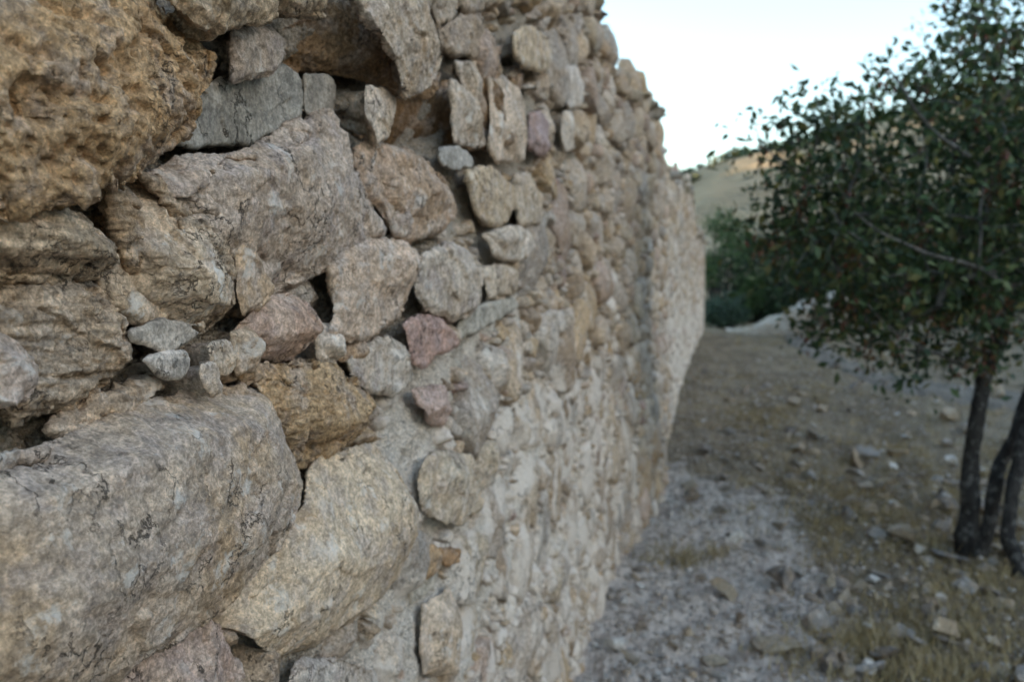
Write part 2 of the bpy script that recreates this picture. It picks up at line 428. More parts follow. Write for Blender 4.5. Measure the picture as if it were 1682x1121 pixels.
# -- great blocks
traced([(-90,850),(0,790),(100,755),(200,715),(300,680),(400,650),(440,630),(462,632),(480,655),(486,690),(501,730),(524,775),(527,820),(502,860),(471,900),(441,960),(401,987),(360,1002),(300,1042),(230,1092),(195,1128),(140,1230),(-90,1230)],
       'block', (.40,.34,.28), .065, -.14, 1.0, 3, .04, .012, label='huge slanting grey tan block at the lower left of the wall', tilt=(0,-.12), crease=[(0, 838, 475, 662, 1.5), (440, 930, 150, 1130, 0.7)])
traced([(530,780),(580,745),(640,735),(682,760),(692,800),(687,890),(681,930),(650,992),(600,1032),(560,1062),(510,1082),(470,1072),(430,1042),(372,1008),(402,990),(442,962),(472,902),(504,862),(529,822)],
       'tan', (.48,.405,.30), .036, -.14, .8, 4, .10, .03, label='smooth tan slab right of the huge slanting block', lime=.15, crease=[(690, 930, 520, 1060, 0.7)])
traced([(440,602),(500,602),(560,607),(600,627),(632,660),(642,690),(620,722),(580,752),(545,770),(520,764),(496,727),(482,692),(479,657),(456,632)],
       'ochre', (.42,.30,.165), .05, -.1, 1.5, 6, .2, .025, label='craggy ochre stone above the smooth tan slab', strata=.6, crease=[(600, 690, 480, 700, 0.9)])
traced([(582,592),(610,570),(650,556),(682,576),(691,626),(665,647),(625,647),(600,626)], 'grey', (.43,.40,.36), .035, -.1, .7, 4, .18, .018, lime=.1)
traced([(672,530),(700,520),(730,530),(756,545),(766,570),(742,576),(722,582),(713,601),(690,603),(684,565)], 'pink', (.39,.265,.245), .045, -.1, .8, 5, .2, .012, label='dark pink stone in the middle of the wall')
traced([(690,642),(728,636),(750,670),(741,702),(715,692),(695,672)], 'pink', (.41,.315,.285), .022, -.1, .9, 4, .2, .02, lime=.2)
traced([(693,450),(710,420),(740,404),(780,409),(796,440),(802,490),(791,516),(750,521),(714,511),(694,485)], 'grey', (.42,.385,.34), .045, -.12, .9, 5, .18, .025, lime=.1)
traced([(770,532),(800,505),(866,488),(871,506),(830,531),(796,552),(770,561)], 'slate', (.37,.37,.34), .04, -.1, .4, 5, .25, .008)
traced([(776,280),(820,274),(850,300),(856,340),(841,371),(801,366),(784,330)], 'tan', (.43,.36,.26), .035, -.12, 1.0, 5, .25, .02)
traced([(852,282),(876,280),(899,320),(896,366),(861,371),(852,330)], 'pale', (.44,.38,.30), .03, -.12, .9, 5, .25, .02)
traced([(640,335),(655,320),(682,352),(684,384),(660,384)], 'grey', (.40,.34,.29), .03, -.08, .9, 4, .2, .012)
traced([(700,770),(722,745),(770,750),(801,790),(802,840),(770,861),(725,856),(700,830)], 'tan', (.42,.37,.29), .03, -.1, .9, 4, .16, .02, lime=.3)
traced([(732,905),(760,904),(763,920),(745,933),(735,926)], 'ochre', (.37,.22,.11), .03, -.06, .7, 3, .2, .01)
traced([(697,955),(742,945),(736,970),(700,992)], 'slate', (.37,.37,.34), .03, -.06, .5, 3, .2, .01)
traced([(706,1000),(745,962),(753,1000),(756,1060),(741,1107),(706,1112),(699,1060)], 'pale', (.45,.38,.30), .025, -.08, .6, 3, .15, .02, lime=.2)
traced([(200,1140),(240,1088),(300,1048),(346,1012),(366,1032),(402,1082),(432,1140),(430,1240),(170,1240)], 'pink', (.36,.29,.25), .035, -.1, .8, 4, .15, .02, lime=.1)
traced([(495,1102),(520,1082),(580,1092),(622,1112),(650,1230),(490,1230)], 'grey', (.41,.40,.385), .03, -.1, .7, 4, .15, .02, lime=.3)
traced([(702,905),(716,893),(722,920),(708,955),(700,948)], 'ochre', (.42,.31,.19), .02, -.06, .6, 3, .2, .01)
traced([(800,385),(840,372),(880,380),(886,410),(860,432),(825,425)], 'pale', (.45,.41,.36), .035, -.1, .9, 4, .2, .02)
traced([(800,440),(822,432),(850,440),(858,480),(810,492)], 'tan', (.43,.38,.31), .025, -.1, .9, 4, .2, .02)

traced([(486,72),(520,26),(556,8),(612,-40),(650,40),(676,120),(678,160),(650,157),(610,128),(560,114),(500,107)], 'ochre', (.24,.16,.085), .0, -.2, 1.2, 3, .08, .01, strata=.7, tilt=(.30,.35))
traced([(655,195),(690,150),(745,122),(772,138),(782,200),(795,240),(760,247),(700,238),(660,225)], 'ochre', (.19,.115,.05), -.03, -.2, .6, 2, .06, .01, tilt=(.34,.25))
depsgraph = None
def remeshed_prism(poly, x0, x1, vox):
    bm = bmesh.new()
    a = [bm.verts.new((x0, y, z)) for y, z in poly]
    b = [bm.verts.new((x1, y, z)) for y, z in poly]
    n = len(poly)
    bm.faces.new(a); bm.faces.new(b[::-1])
    for i in range(n): bm.faces.new((a[i], b[i], b[(i + 1) % n], a[(i + 1) % n]))
    bmesh.ops.recalc_face_normals(bm, faces=bm.faces[:])
    me = bpy.data.meshes.new('tmp'); bm.to_mesh(me); bm.free()
    ob = bpy.data.objects.new('tmp', me); COL.objects.link(ob)
    md = ob.modifiers.new('r', 'REMESH'); md.mode = 'VOXEL'; md.voxel_size = vox; md.adaptivity = 0
    dg = bpy.context.evaluated_depsgraph_get()
    ev = ob.evaluated_get(dg); em = ev.to_mesh()
    V = np.empty(len(em.vertices) * 3, np.float32); em.vertices.foreach_get('co', V)
    nl = len(em.loops); L = np.empty(nl, np.int32); em.loops.foreach_get('vertex_index', L)
    LT = np.empty(len(em.polygons), np.int32); em.polygons.foreach_get('loop_total', LT)
    V = V.reshape(-1, 3).astype(float)
    if (LT == 4).all(): F = L.reshape(-1, 4)
    else:
        F = []; s = 0
        for t in LT: F.append(L[s:s + t].tolist()); s += t
    ev.to_mesh_clear()
    bpy.data.objects.remove(ob); bpy.data.meshes.remove(me)
    return V, F
def vnormals(V, F):
    F = np.asarray(F)
    n = np.cross(V[F[:, 2]] - V[F[:, 0]], V[F[:, 3]] - V[F[:, 1]])
    N = np.zeros_like(V)
    for k in range(4): np.add.at(N, F[:, k], n)
    return N / (np.linalg.norm(N, axis=1)[:, None] + 1e-12)
def chop(V, c, ext, nplanes, cut, r, spread=.6, wgt=None):
    """flat chisel facets on the outer face: squash what sticks out beyond random planes onto them"""
    for _ in range(nplanes):
        n = r.normal(size=3) * spread; n[0] = abs(n[0]) * .5 + 1; n /= np.linalg.norm(n)
        s = ((V - c) / ext) @ n
        lim = np.quantile(s, 1 - cut * r.uniform(.35, 1.1))
        over = np.maximum(0, s - lim) * .9
        dx = over / n[0]
        if wgt is not None: dx = dx * wgt
        V = V.copy(); V[:, 0] -= dx * ext[0]
    return V

POLYS_YZ = []
def jitter_outline(P, step, amp, seed):
    out = []
    n = len(P)
    for i in range(n):
        a, b = P[i], P[(i + 1) % n]
        L = np.linalg.norm(b - a); k = max(1, int(L / step))
        for j in range(k): out.append(a + (b - a) * j / k)
    out = np.array(out)
    # one pass of corner rounding
    out = .5 * out + .25 * np.roll(out, 1, 0) + .25 * np.roll(out, -1, 0)
    q = np.concatenate([out * 28, np.full((len(out), 1), seed * 3.7)], 1)
    out[:, 0] += amp * fbm(q, 3); out[:, 1] += amp * fbm(q + 50, 3)
    return out

for si, t in enumerate(TRACED):
    P = np.array([on_wall(px, py, t['front'] - .024) for px, py in t['poly']])
    c2 = P.mean(0)
    dist = math.hypot(c2[0], c2[1] - H)
    size = max(np.ptp(P[:, 0]), np.ptp(P[:, 1]))
    P = jitter_outline(P, max(.006, size * .05), min(.006, size * .03), si)
    e_ = P - P.mean(0); P = P + e_ / (np.linalg.norm(e_, axis=1)[:, None] + 1e-9) * min(.005, size * .03)
    POLYS_YZ.append(P)
    vox = max(.0017, dist / 852 * 2.0)
    vox = max(vox, size / 170)
    vox = min(vox, size / 16)
    V, F = remeshed_prism(P, t['back'], t['front'], vox)
    # the ends of a stone run back obliquely into the wall
    dep = t['front'] - V[:, 0]
    wd = np.ptp(P[:, 0]); ht = np.ptp(P[:, 1])
    wl = np.clip((P[:, 0].max() - V[:, 1]) / wd, 0, 1)
    V[:, 1] += wl * np.minimum(dep * np.maximum(V[:, 1], .2) / (D - t['front']) * .9, .62 * wd)
    wb = np.clip((P[:, 1].max() - V[:, 2]) / ht, 0, 1) if c2[1] > H else np.clip((V[:, 2] - P[:, 1].min()) / ht, 0, 1)
    V[:, 2] += wb * np.clip(dep * (V[:, 2] - H) / (D - t['front']) * .75, -.5 * ht, .5 * ht)
    r = np.random.default_rng(100 + si)
    ctr = np.array([(t['front'] + t['back']) / 2, c2[0], c2[1]])
    ext = np.array([(t['front'] - t['back']) / 2, np.ptp(P[:, 0]) / 2, np.ptp(P[:, 1]) / 2])
    d, ins = dist_poly(V[:, 1:], P)
    fr = sst(t['back'] + .3 * (t['front'] - t['back']), t['front'], V[:, 0])
    b = t['bevel'] * .42
    V[:, 0] -= fr * b * .9 * (1 - sst(0, b * 1.3, d)) 
    V[:, 0] += fr * (t['tilt'][0] * (V[:, 1] - c2[0]) + t['tilt'][1] * (V[:, 2] - c2[1]))
    X0 = V[:, 0].copy()
    V = chop(V, ctr, ext, t['chisel'], t['cut'], r, .75, fr)
    V = chop(V, ctr, ext, 14, .06, r, 1.1, fr)
    for (ax_, ay_, bx_, by_, sl_) in t['crease']:
        a_ = np.array(on_wall(ax_, ay_, t['front'] - .024)); b_ = np.array(on_wall(bx_, by_, t['front'] - .024))
        e2 = (b_ - a_) / np.linalg.norm(b_ - a_)
        side = (V[:, 2] - a_[1]) * e2[0] - (V[:, 1] - a_[0]) * e2[1]      # beyond the line (its left, seen from the front)
        side = side + .004 * pn(V * 30 + si)
        V[:, 0] -= fr * np.maximum(0, side) * sl_
    if t['kind'] == 'slate': V = chop(V, ctr, ext, 6, .5, r, 1.5, fr)
    lim = .055 if t['kind'] == 'slate' else .034
    V[:, 0] = np.maximum(V[:, 0], X0 - lim - (.03 if t['crease'] else 0))
    N = vnormals(V, F)
    q = V + si * 3.1
    rg = t['rough']; sc = min(1.0, size / .16)
    wq = q + .006 * np.stack([pn(q * 20), pn(q * 20 + 40), pn(q * 20 + 80)], 1)
    disp = .007 * sc * rg * fbm(q * 7, 2) + .0010 * sc * rg * ridged(q * 38, 3) + .0016 * rg * fbm(q * 150, 3, .65)
    disp = disp + .0050 * sc * rg * facets(wq * np.array([15, 13, 19]), si) + .0016 * rg * facets(wq * np.array([42, 36, 60]) + 9, si + 5)
    if t['strata']:
        qs = q * np.array([9, 12, 95]); qs[:, 2] += 6 * q[:, 1]
        disp = disp + t['strata'] * .0026 * ridged(qs, 3, .55)
    if t['pit']:
        pv = fbm(q * 42, 3)
        disp = disp - .009 * sst(.12, .55, pv) - .012 * sst(.25, .6, fbm(q * 17 + 8, 2))
    # cracks
    cr = np.abs(fbm(q * np.array([7, 7, 11]) + 31, 3))
    disp = disp - .004 * sc * (1 - sst(0, .022, cr)) * (fbm(q * 5 + 77, 2) > .1)
    V = V + N * disp[:, None]
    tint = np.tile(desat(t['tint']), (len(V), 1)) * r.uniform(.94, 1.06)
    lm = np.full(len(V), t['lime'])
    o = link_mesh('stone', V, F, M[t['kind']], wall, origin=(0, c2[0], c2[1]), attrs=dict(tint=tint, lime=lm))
    if t['label']: o['label'] = t['label']
NTR = len(TRACED)

# -- packed rubble: power diagram in the plane of the wall
def pack():
    r = np.random.default_rng(21)
    pts, rad = [], []
    cell = {}
    def ok(y, z, q):
        k = (int(y / .12), int(z / .12))
        for a in range(-2, 3):
            for b in range(-2, 3):
                for (yy, zz, qq) in cell.get((k[0] + a, k[1] + b), ()):
                    if ((y - yy) / 1.22) ** 2 + (z - zz) ** 2 < ((q + qq) * .82) ** 2: return False
        return True
    for stage, (n, lo, hi) in enumerate([(900, .115, .165), (5000, .070, .115), (14000, .043, .070), (16000, .024, .043), (26000, .0095, .021), (45000, .013, .024)]):
        Y = r.uniform(-.3, YEND if stage < 4 else 2.5 if stage == 4 else 6, n); Z = r.uniform(-.1, 4.6, n); Q = r.uniform(lo, hi, n)
        for y, z, q in zip(Y, Z, Q):
            if z > wall_top(y) + .02 or z < float(ground_z(0, y)) - .1: continue
            if stage == 3 and y > 12: continue
            if stage == 4 and not (.3 < y < 2.4 and .6 < z < 2.8): continue
            if stage == 5 and not (1.5 < y < 6): continue
            if ok(y, z, q):
                cell.setdefault((int(y / .12), int(z / .12)), []).append((y, z, q)); pts.append((y, z)); rad.append(q)
    return np.array(pts), np.array(rad)
HOLES = [(40,345,38,.10),(50,700,62,.07),(610,215,32,.10),(700,200,60,.13),(395,55,46,.10),(500,95,40,.12),(590,110,50,.10),(410,130,22,.08),(400,235,60,.05),(300,575,14,.06),(440,505,16,.05),(560,470,18,.05),(540,450,25,.05),(745,580,16,.06),(865,465,10,.06),(920,385,20,.06),(500,440,15,.04),(30,460,60,.05),(850,270,20,.05),(870,100,14,.08),(390,455,10,.05)]
PT, RD = pack()
keep = np.ones(len(PT), bool)
for P in POLYS_YZ:
    d, ins = dist_poly(PT, P)
    keep &= ~(ins | (d < RD * .25))
hpx, hpy = to_px(np.stack([np.zeros(len(PT)) - .01, PT[:, 0], PT[:, 1]], 1))
for hx, hy, hr, hd in HOLES: keep &= ~((np.hypot(hpx - hx, hpy - hy) < hr * 1.0) & (PT[:, 0] > .25))
stones_small = []
def cell_poly(i):
    c = PT[i]; dd = ((PT - c) / np.array([1.22, 1])) ; d = np.hypot(dd[:, 0], dd[:, 1])
    idx = np.argsort(d)[1:18]
    sc = np.array([1 / 1.22, 1.0])
    A, B = [], []
    ci = c * sc
    for j in idx:
        cj = PT[j] * sc
        n = cj - ci; L = np.linalg.norm(n); n = n / L
        h = L / 2 + (RD[i] ** 2 - RD[j] ** 2) / (2 * L)
        A.append(n); B.append(h)
    rc = np.random.default_rng(i)
    for _ in range(2):
        a = rc.uniform(0, 2 * pi); A.append(np.array([cos(a), sin(a)])); B.append(RD[i] * rc.uniform(.62, 1.0))
    return np.array(A), np.maximum(np.array(B), .006)
def packed_stone(i, r):
    """radial stone: polygonal outline, domed and faceted front, tapered back"""
    y0, z0 = PT[i]
    A, B = cell_poly(i)
    dist = math.hypot(y0, z0 - H)
    na = 44 if dist < 1.6 and RD[i] > .02 else 28 if dist < 3.2 and RD[i] > .024 else 18 if dist < 7 else 12
    nr = 14 if dist < 1.6 else 9 if dist < 3.2 else 6 if dist < 7 else 4
    th = np.linspace(0, 2 * pi, na, endpoint=False) + r.uniform(0, 1)
    dr = np.stack([np.cos(th), np.sin(th)], 1)
    cosn = dr @ A.T
    rr = np.where(cosn > .05, B[None] / np.maximum(cosn, .05), 9.0)
    rmin = rr.min(1)
    rr = -np.log(np.exp(-np.minimum(rr, rmin[:, None] + .2) / .003).sum(1) + 1e-30) * .003
    rr = np.minimum(rr, RD[i] * 2.6)
    lm = float(lime_mask(y0, z0))
    rr = rr * (r.uniform(.90, 1.0)) + .001
    rr *= 1 + .06 * pn(np.stack([np.cos(th) * 1.7 + i, np.sin(th) * 1.7, th * 0 + i * .37], 1))
    s = np.concatenate([np.linspace(0.02, .8, nr - 3), [.965, 1.0, 1.02]])
    prof = np.concatenate([1 - (np.linspace(0, .8, nr - 3) ** 4) * .06, [.86, .30, -1.0]]) if nr > 4 else np.array([1, .6, .1, -1.0])
    if nr == 4: s = np.array([.05, .8, 1.0, 1.02])
    pr = r.uniform(.010, .042) * (1 - .60 * lm) * min(1.3, RD[i] / .055) * (.75 + .5 * (z0 > 1.3))
    if r.random() < .12: pr *= .3
    if y0 > 8.5: pr *= .5
    base = -.033 + .012 * lm + (r.normal(0, .005) if lm > .2 else 0)
    front = base + .012 + pr
    yy = s[:, None] * rr[None] * dr[:, 0][None] * 1.22
    zz = s[:, None] * rr[None] * dr[:, 1][None]
    tl = r.normal(0, .17, 2)
    xx = np.where(prof[:, None] >= 0, base - .01 + (front - base + .01) * prof[:, None], base - .05) + 0 * yy
    xx = xx + (prof[:, None] > 0) * (tl[0] * yy + tl[1] * zz) * np.clip(prof, 0, 1)[:, None]
    V = np.stack([xx.ravel(), y0 + yy.ravel(), z0 + zz.ravel()], 1)
    c = np.array([base, y0, z0]); ext = np.array([front - base + .02, RD[i] * 1.2, RD[i]])
    V = chop(V, c, ext, 5, .30, r, .7)
    V = np.concatenate([V, [V[:na].mean(0)]])
    F = []
    a = np.arange(na); b = (a + 1) % na
    for k in range(nr - 1):
        F.append(np.stack([k * na + a, (k + 1) * na + a, (k + 1) * na + b, k * na + b], 1))
    cap = len(V) - 1
    q = a[::2]
    F.append(np.stack([np.full(len(q), cap), q, (q + 1) % na, (q + 2) % na], 1))
    return V, np.concatenate(F)
PALETTE = np.array([(.41,.33,.24), (.43,.38,.32), (.38,.35,.32), (.46,.40,.31), (.44,.33,.20), (.47,.45,.42), (.40,.31,.26), (.34,.33,.315), (.38,.27,.165), (.36,.29,.22), (.36,.25,.235)])
PW = np.array([.17, .18, .13, .15, .08, .07, .08, .05, .03, .05, .01]); PW /= PW.sum()
def finish_rubble(V, si):
    q = V + 0.0
    dist = np.hypot(V[:, 1], V[:, 2] - H)
    near = np.clip(2.2 / dist, .35, 1.0)
    dv = np.stack([fbm(q * 16 + 5, 3), fbm(q * 16 + 55, 3), fbm(q * 16 + 95, 3)], 1) * .0045
    dv[:, 0] += .0025 * ridged(q * 45, 3) + .0045 * facets(q * np.array([24, 18, 26]), 3)
    V = V + dv
    V[:, 0] += wall_x(V[:, 1], V[:, 2])
    return V
ids = np.where(keep)[0]
r_ = np.random.default_rng(55)
# apparent size decides which become parts of their own
app = RD[ids] ** 2 / (PT[ids, 0] ** 2 + (PT[ids, 1] - H) ** 2) ** 1.5 * np.maximum(.15, 1)
px_, py_ = to_px(np.stack([np.zeros(len(ids)), PT[ids, 0], PT[ids, 1]], 1))
vis = (px_ > -20) & (px_ < 1180) & (py_ > -10) & (py_ < 1130) & (PT[ids, 0] > .3)
order = np.argsort(-np.where(vis, app, 0))
drop = (r_.random(len(PT)) < .15 * lime_mask(PT[:, 0], PT[:, 1])) & (RD < .07)
own = set(ids[order[:100 - NTR]].tolist())
VV, FF, TT, LL = [], [], [], []; off = 0
for i in ids:
    if drop[i] and i not in own: continue
    V, F = packed_stone(i, r_)
    col = desat(PALETTE[r_.choice(len(PALETTE), p=PW)], .8) * r_.uniform(.74, 1.12)
    if i in own:
        V2 = finish_rubble(V, i)
        link_mesh('stone', V2, F, M['rubble'], wall, origin=(0, PT[i, 0], PT[i, 1]),
                  attrs=dict(tint=np.tile(col, (len(V), 1)), lime=lime_mask(V[:, 1], V[:, 2]) * .8))
        continue
    VV.append(V); FF.append(F + off); off += len(V); TT.append(np.tile(col, (len(V), 1)))
V = finish_rubble(np.concatenate(VV), 0)
o = link_mesh('small_stones', V, np.concatenate(FF), M['rubble'], wall, smooth=False, attrs=dict(tint=np.concatenate(TT), lime=lime_mask(V[:, 1], V[:, 2]) * .8))
tag(o, kind='stuff')

# -- mortar face: fine where the picture is near, coarser away
ys = np.concatenate([np.linspace(-2.5, .2, 40)[:-1], np.geomspace(.2, YEND, 900)])
ss = np.linspace(0, 1, 420)
Yg = np.repeat(ys, len(ss)); sg = np.tile(ss, len(ys))
zlo = np.maximum(ground_z(0, ys) - .25, H - .9 * np.maximum(ys, 0) - .55); zhi = np.minimum(wall_top(ys), H + .62 * np.maximum(ys, 0) + .45)
zhi = np.maximum(zhi, zlo + .3)
Zg = np.repeat(zlo, len(ss)) * (1 - sg) + np.repeat(zhi, len(ss)) * sg
lmG = lime_mask(Yg, Zg)
q = np.stack([np.zeros_like(Yg), Yg, Zg], 1)
Xg = -.060 + .030 * lmG + .016 * fbm(q * 9, 4) + .007 * ridged(q * 40, 3) * (1 - .3 * lmG)
dpeb, _i = cell2(Yg * 85, Zg * 85)
Xg += .007 * np.clip(.55 - dpeb, 0, 1) * 2
far = sst(7.5, 10, Yg)
Xg = Xg + far * .008
gx, gy = to_px(q)
for hx, hy, hr, hd in HOLES:
    dd = np.hypot(gx - hx, gy - hy) / hr
    Xg = Xg - hd * (1 - sst(.4, 1.15, dd + .25 * fbm(q * 20, 2))) * (Yg > .25)
Xg = Xg + wall_x(Yg, Zg)
V = np.stack([Xg, Yg, Zg], 1)
link_mesh('mortar', V, grid_faces(len(ys), len(ss)), M['mortar'], wall, attrs=dict(lime=lmG))
# -- the mass of the wall behind its face: core with top and end
yc = np.concatenate([np.linspace(-4, 0, 8)[:-1], np.linspace(0, YEND, 260)])
prof = np.linspace(0, 1, 40)
rows = []
for y in yc:
    x0 = float(wall_x(y)); t = float(wall_top(y)); g0 = float(ground_z(0, y)) - .4
    row = [(x0 - .30, y, g0), (x0 - .30, y, t - .12)] + [(x0 - .03 - .85 * s, y, t - .06 + .05 * sin(s * pi)) for s in np.linspace(0, 1, 26)] + [(x0 - .95, y, g0)]
    rows += row
V = np.array(rows); m = len(row)
V += np.stack([0 * V[:, 0], 0 * V[:, 0], .05 * fbm(V * 5, 3) * (V[:, 2] > 1)], 1)
F = grid_faces(len(yc), m)
link_mesh('core', V, F, M['mortar'], wall, attrs=dict(lime=np.zeros(len(V))))
# end face of the wall
zz = np.linspace(0, 1, 40); xx = np.linspace(0, 1, 16)
e = []
for s in xx:
    for zt in zz:
        g0 = float(ground_z(0, YEND)) - .3; t = float(wall_top(YEND))
        e.append((float(wall_x(YEND)) + .0 - .95 * s, YEND, g0 + (t - g0) * zt))
V = np.array(e); V[:, 1] += .04 * fbm(V * 6, 3) - .01
link_mesh('end_face', V, grid_faces(16, 40)[:, ::-1], M['mortar'], wall, attrs=dict(lime=np.full(len(V), .2)))
# capping stones along the broken top, seen against the sky
VV, FF, TT = [], [], []; off = 0
ico = bmesh.new(); bmesh.ops.create_icosphere(ico, subdivisions=3, radius=1)
IV = np.array([v.co[:] for v in ico.verts]); IF = np.array([[v.index for v in f.verts] for f in ico.faces]); ico.free()
def rock_verts(r, planes=9, amp=.12, flat=.7):
    V = IV * np.array([1, r.uniform(.65, .95), r.uniform(.45, .75) * flat / .7])
    for _ in range(planes):
        n = r.normal(size=3); n /= np.linalg.norm(n)
        s = V @ n; lim = np.quantile(s, r.uniform(.62, .9))
        V = V - (np.maximum(0, s - lim) * .92)[:, None] * n
    o = r.uniform(0, 90)
    return V * (1 + amp * fbm(IV * 2.2 + o, 3)[:, None])
y = .3
while y < YEND:
    rad = r_.uniform(.03, .14)
    V = rock_verts(r_) * rad
    a = r_.uniform(0, 2 * pi); c, s_ = cos(a), sin(a)
    V = (V * np.array([1, 1, .75])) @ np.array([[c, s_, 0], [-s_, c, 0], [0, 0, 1]])
    V = V + np.array([float(wall_x(y)) - r_.uniform(-.02, .10), y, float(wall_top(y)) + r_.uniform(-.08, .03)])
    VV.append(V); FF.append(IF + off); off += len(V)
    TT.append(np.tile(PALETTE[r_.choice(len(PALETTE), p=PW)] * r_.uniform(.7, 1), (len(V), 1)))
    y += rad * r_.uniform(.6, 2.6)
V = np.concatenate(VV)
o = link_mesh('capping_stones', V, np.concatenate(FF), M['rubble'], wall, smooth=False, attrs=dict(tint=np.concatenate(TT), lime=np.zeros(len(V))))
tag(o, kind='stuff')

# ------------------------------------------------------------------ ground
def ground_mat():
    k = NT('dry_stony_ground')
    gv = k.attr('gravel', True)
    c = k.mix(k.ramp(k.noise(1.6, 8, .65), .38, .62), (.155, .112, .072), (.255, .195, .13))
    c = k.mix(k.math('MULTIPLY', k.ramp(k.noise(5, 8, .7), .5, .68), .8), c, (.25, .19, .10))
    pal = k.mix(k.ramp(k.noise(26, 8, .7), .35, .62), (.52, .43, .38), (.70, .61, .55))
    gm = k.ramp(k.math('ADD', gv, k.math('MULTIPLY', k.math('SUBTRACT', k.noise(3.5, 8, .7), .5), 1.6)), .35, .65)
    c = k.mix(gm, c, pal)
    c = k.mix(k.math('MULTIPLY', k.ramp(k.noise(48, 6, .7), .58, .68), .45), c, (.06, .052, .045))
    c = k.mix(k.math('MULTIPLY', k.ramp(k.noise(85, 5, .7), .58, .66), .7), c, (.50, .48, .46))
    n = k.bump(k.noise(30, 9, .7), 1.0, .03)
    n = k.bump(k.voro(60), .7, .012, n)
    return k.out(c, n)
M['ground'] = ground_mat()
ang = np.concatenate([np.linspace(-180, -8, 40)[:-1], np.linspace(-8, 48, 420)[:-1], np.linspace(48, 180, 36)])
rad = np.concatenate([[.02], np.geomspace(.6, 40, 420), np.geomspace(44, 1500, 26)])
A_, R_ = np.meshgrid(np.radians(ang), rad, indexing='ij')
gx_, gy_ = (D + R_ * np.sin(A_)).ravel(), (R_ * np.cos(A_)).ravel()
gz_ = ground_full(gx_, gy_)
# small stones and clods as relief
dp, idv = cell2(gx_ * 14, gy_ * 14)
gz_ += np.where((idv % 3 == 0), .022 * np.clip(.42 - dp, 0, 1) * 2, 0) * (gy_ < 25)
dp, idv = cell2(gx_ * 34 + 7, gy_ * 34)
gz_ += np.where((idv % 2 == 0), .010 * np.clip(.45 - dp, 0, 1) * 2, 0) * (gy_ < 12)
gm_ = sst(1.5, .75, gx_) * sst(9.0, 5.5, gy_ + .6 * gx_)
V = np.stack([gx_, gy_, gz_], 1)
tag(link_mesh('ground', V, grid_faces(len(ang), len(rad))[:, ::-1], M['ground'], attrs=dict(gravel=gm_)), kind='structure')

def path_mat():
    k = NT('trodden_path')
    c = k.mix(k.ramp(k.noise(4, 8, .65), .35, .65), (.145, .12, .098), (.205, .17, .138))
    c = k.mix(k.math('MULTIPLY', k.ramp(k.noise(60, 6, .7), .58, .68), .5), c, (.42, .40, .38))
    return k.out(c, k.bump(k.noise(40, 8, .7), .8, .02))
M['path'] = path_mat()
up = [(1285,550),(1345,562),(1380,586),(1430,607),(1520,627),(1620,640),(1760,652)]
lo = [(1296,566),(1335,590),(1395,618),(1470,643),(1560,662),(1660,676),(1760,686)]
U = np.array([on_ground(*p)[:2] for p in up]); L = np.array([on_ground(*p)[:2] for p in lo])
tt = np.linspace(0, 6, 120)
def samp(P): return np.stack([np.interp(tt, np.arange(7), P[:, k]) for k in (0, 1)], 1)
U, L = samp(U), samp(L)
wob = .18 * fbm(np.stack([tt * 2, tt * 0, tt * 0], 1), 3)
ww = np.linspace(0, 1, 24)
P = L[:, None] * (1 - ww)[None, :, None] + U[:, None] * ww[None, :, None]
P[:, :, 1] += wob[:, None]
P = P.reshape(-1, 2)
z = ground_full(P[:, 0], P[:, 1]) + .035 - .05 * np.abs(np.tile(ww, 120) * 2 - 1) ** 6
tag(link_mesh('path', np.column_stack([P, z]), grid_faces(120, 24), M['path']), kind='structure')

# ------------------------------------------------------------------ hills
def hill_mat():
    k = NT('dry_grass_hill')
    c = k.mix(k.ramp(k.noise(.12, 9, .65), .38, .62), (.27, .205, .13), (.35, .27, .175))
    c = k.mix(k.math('MULTIPLY', k.ramp(k.noise(.6, 8, .7), .5, .66), .7), c, (.14, .12, .08))
    return k.out(c, k.bump(k.noise(.8, 8, .7), .8, .5))
M['hill'] = hill_mat()
SKY = [(300,470),(700,440),(900,380),(1060,320),(1118,288),(1180,262),(1240,250),(1290,245),(1400,214),(1500,188),(1682,150),(1900,110),(2300,60),(3200,60)]
CREST = 95.0
sx = np.array([at_depth(a, b, CREST)[0] for a, b in SKY]); sz = np.array([at_depth(a, b, CREST)[2] for a, b in SKY])
hx = np.linspace(-60, 140, 220); hy = np.concatenate([np.linspace(28, 100, 110), np.linspace(103, 260, 30)])
HX, HY = np.meshgrid(hx, hy, indexing='ij')
def hill_z(x, y):
    x = np.asarray(x, float); y = np.asarray(y, float)
    xs = D + (x - D) * CREST / y          # follow the sight line so the slope keeps its profile in perspective
    top = np.interp(np.clip(xs * .35 + x * .65, sx[0], sx[-1]), sx, sz)
    f = sst(24, 112, y) * .55 + .45 * np.clip((y - 30) / (CREST - 30), 0, 1)
    f = np.where(y > CREST, 1 - .5 * sst(CREST, 260, y), f / (sst(24, 112, CREST) * .55 + .45))
    z = .4 + (top - .4) * np.clip(f, 0, 1.0)
    q = np.stack([x.ravel(), y.ravel(), 0 * x.ravel()], 1)
    return z + (.9 * fbm(q * .06, 3) + .25 * fbm(q * .4, 3)).reshape(z.shape) * sst(30, 60, y)
HZ = hill_z(HX, HY)
V = np.stack([HX.ravel(), HY.ravel(), HZ.ravel()], 1)
V[:, 2] -= 1.2 * (HY.ravel() < 29)
tag(link_mesh('hill', V, grid_faces(len(hx), len(hy))[:, ::-1], M['hill']), kind='structure')
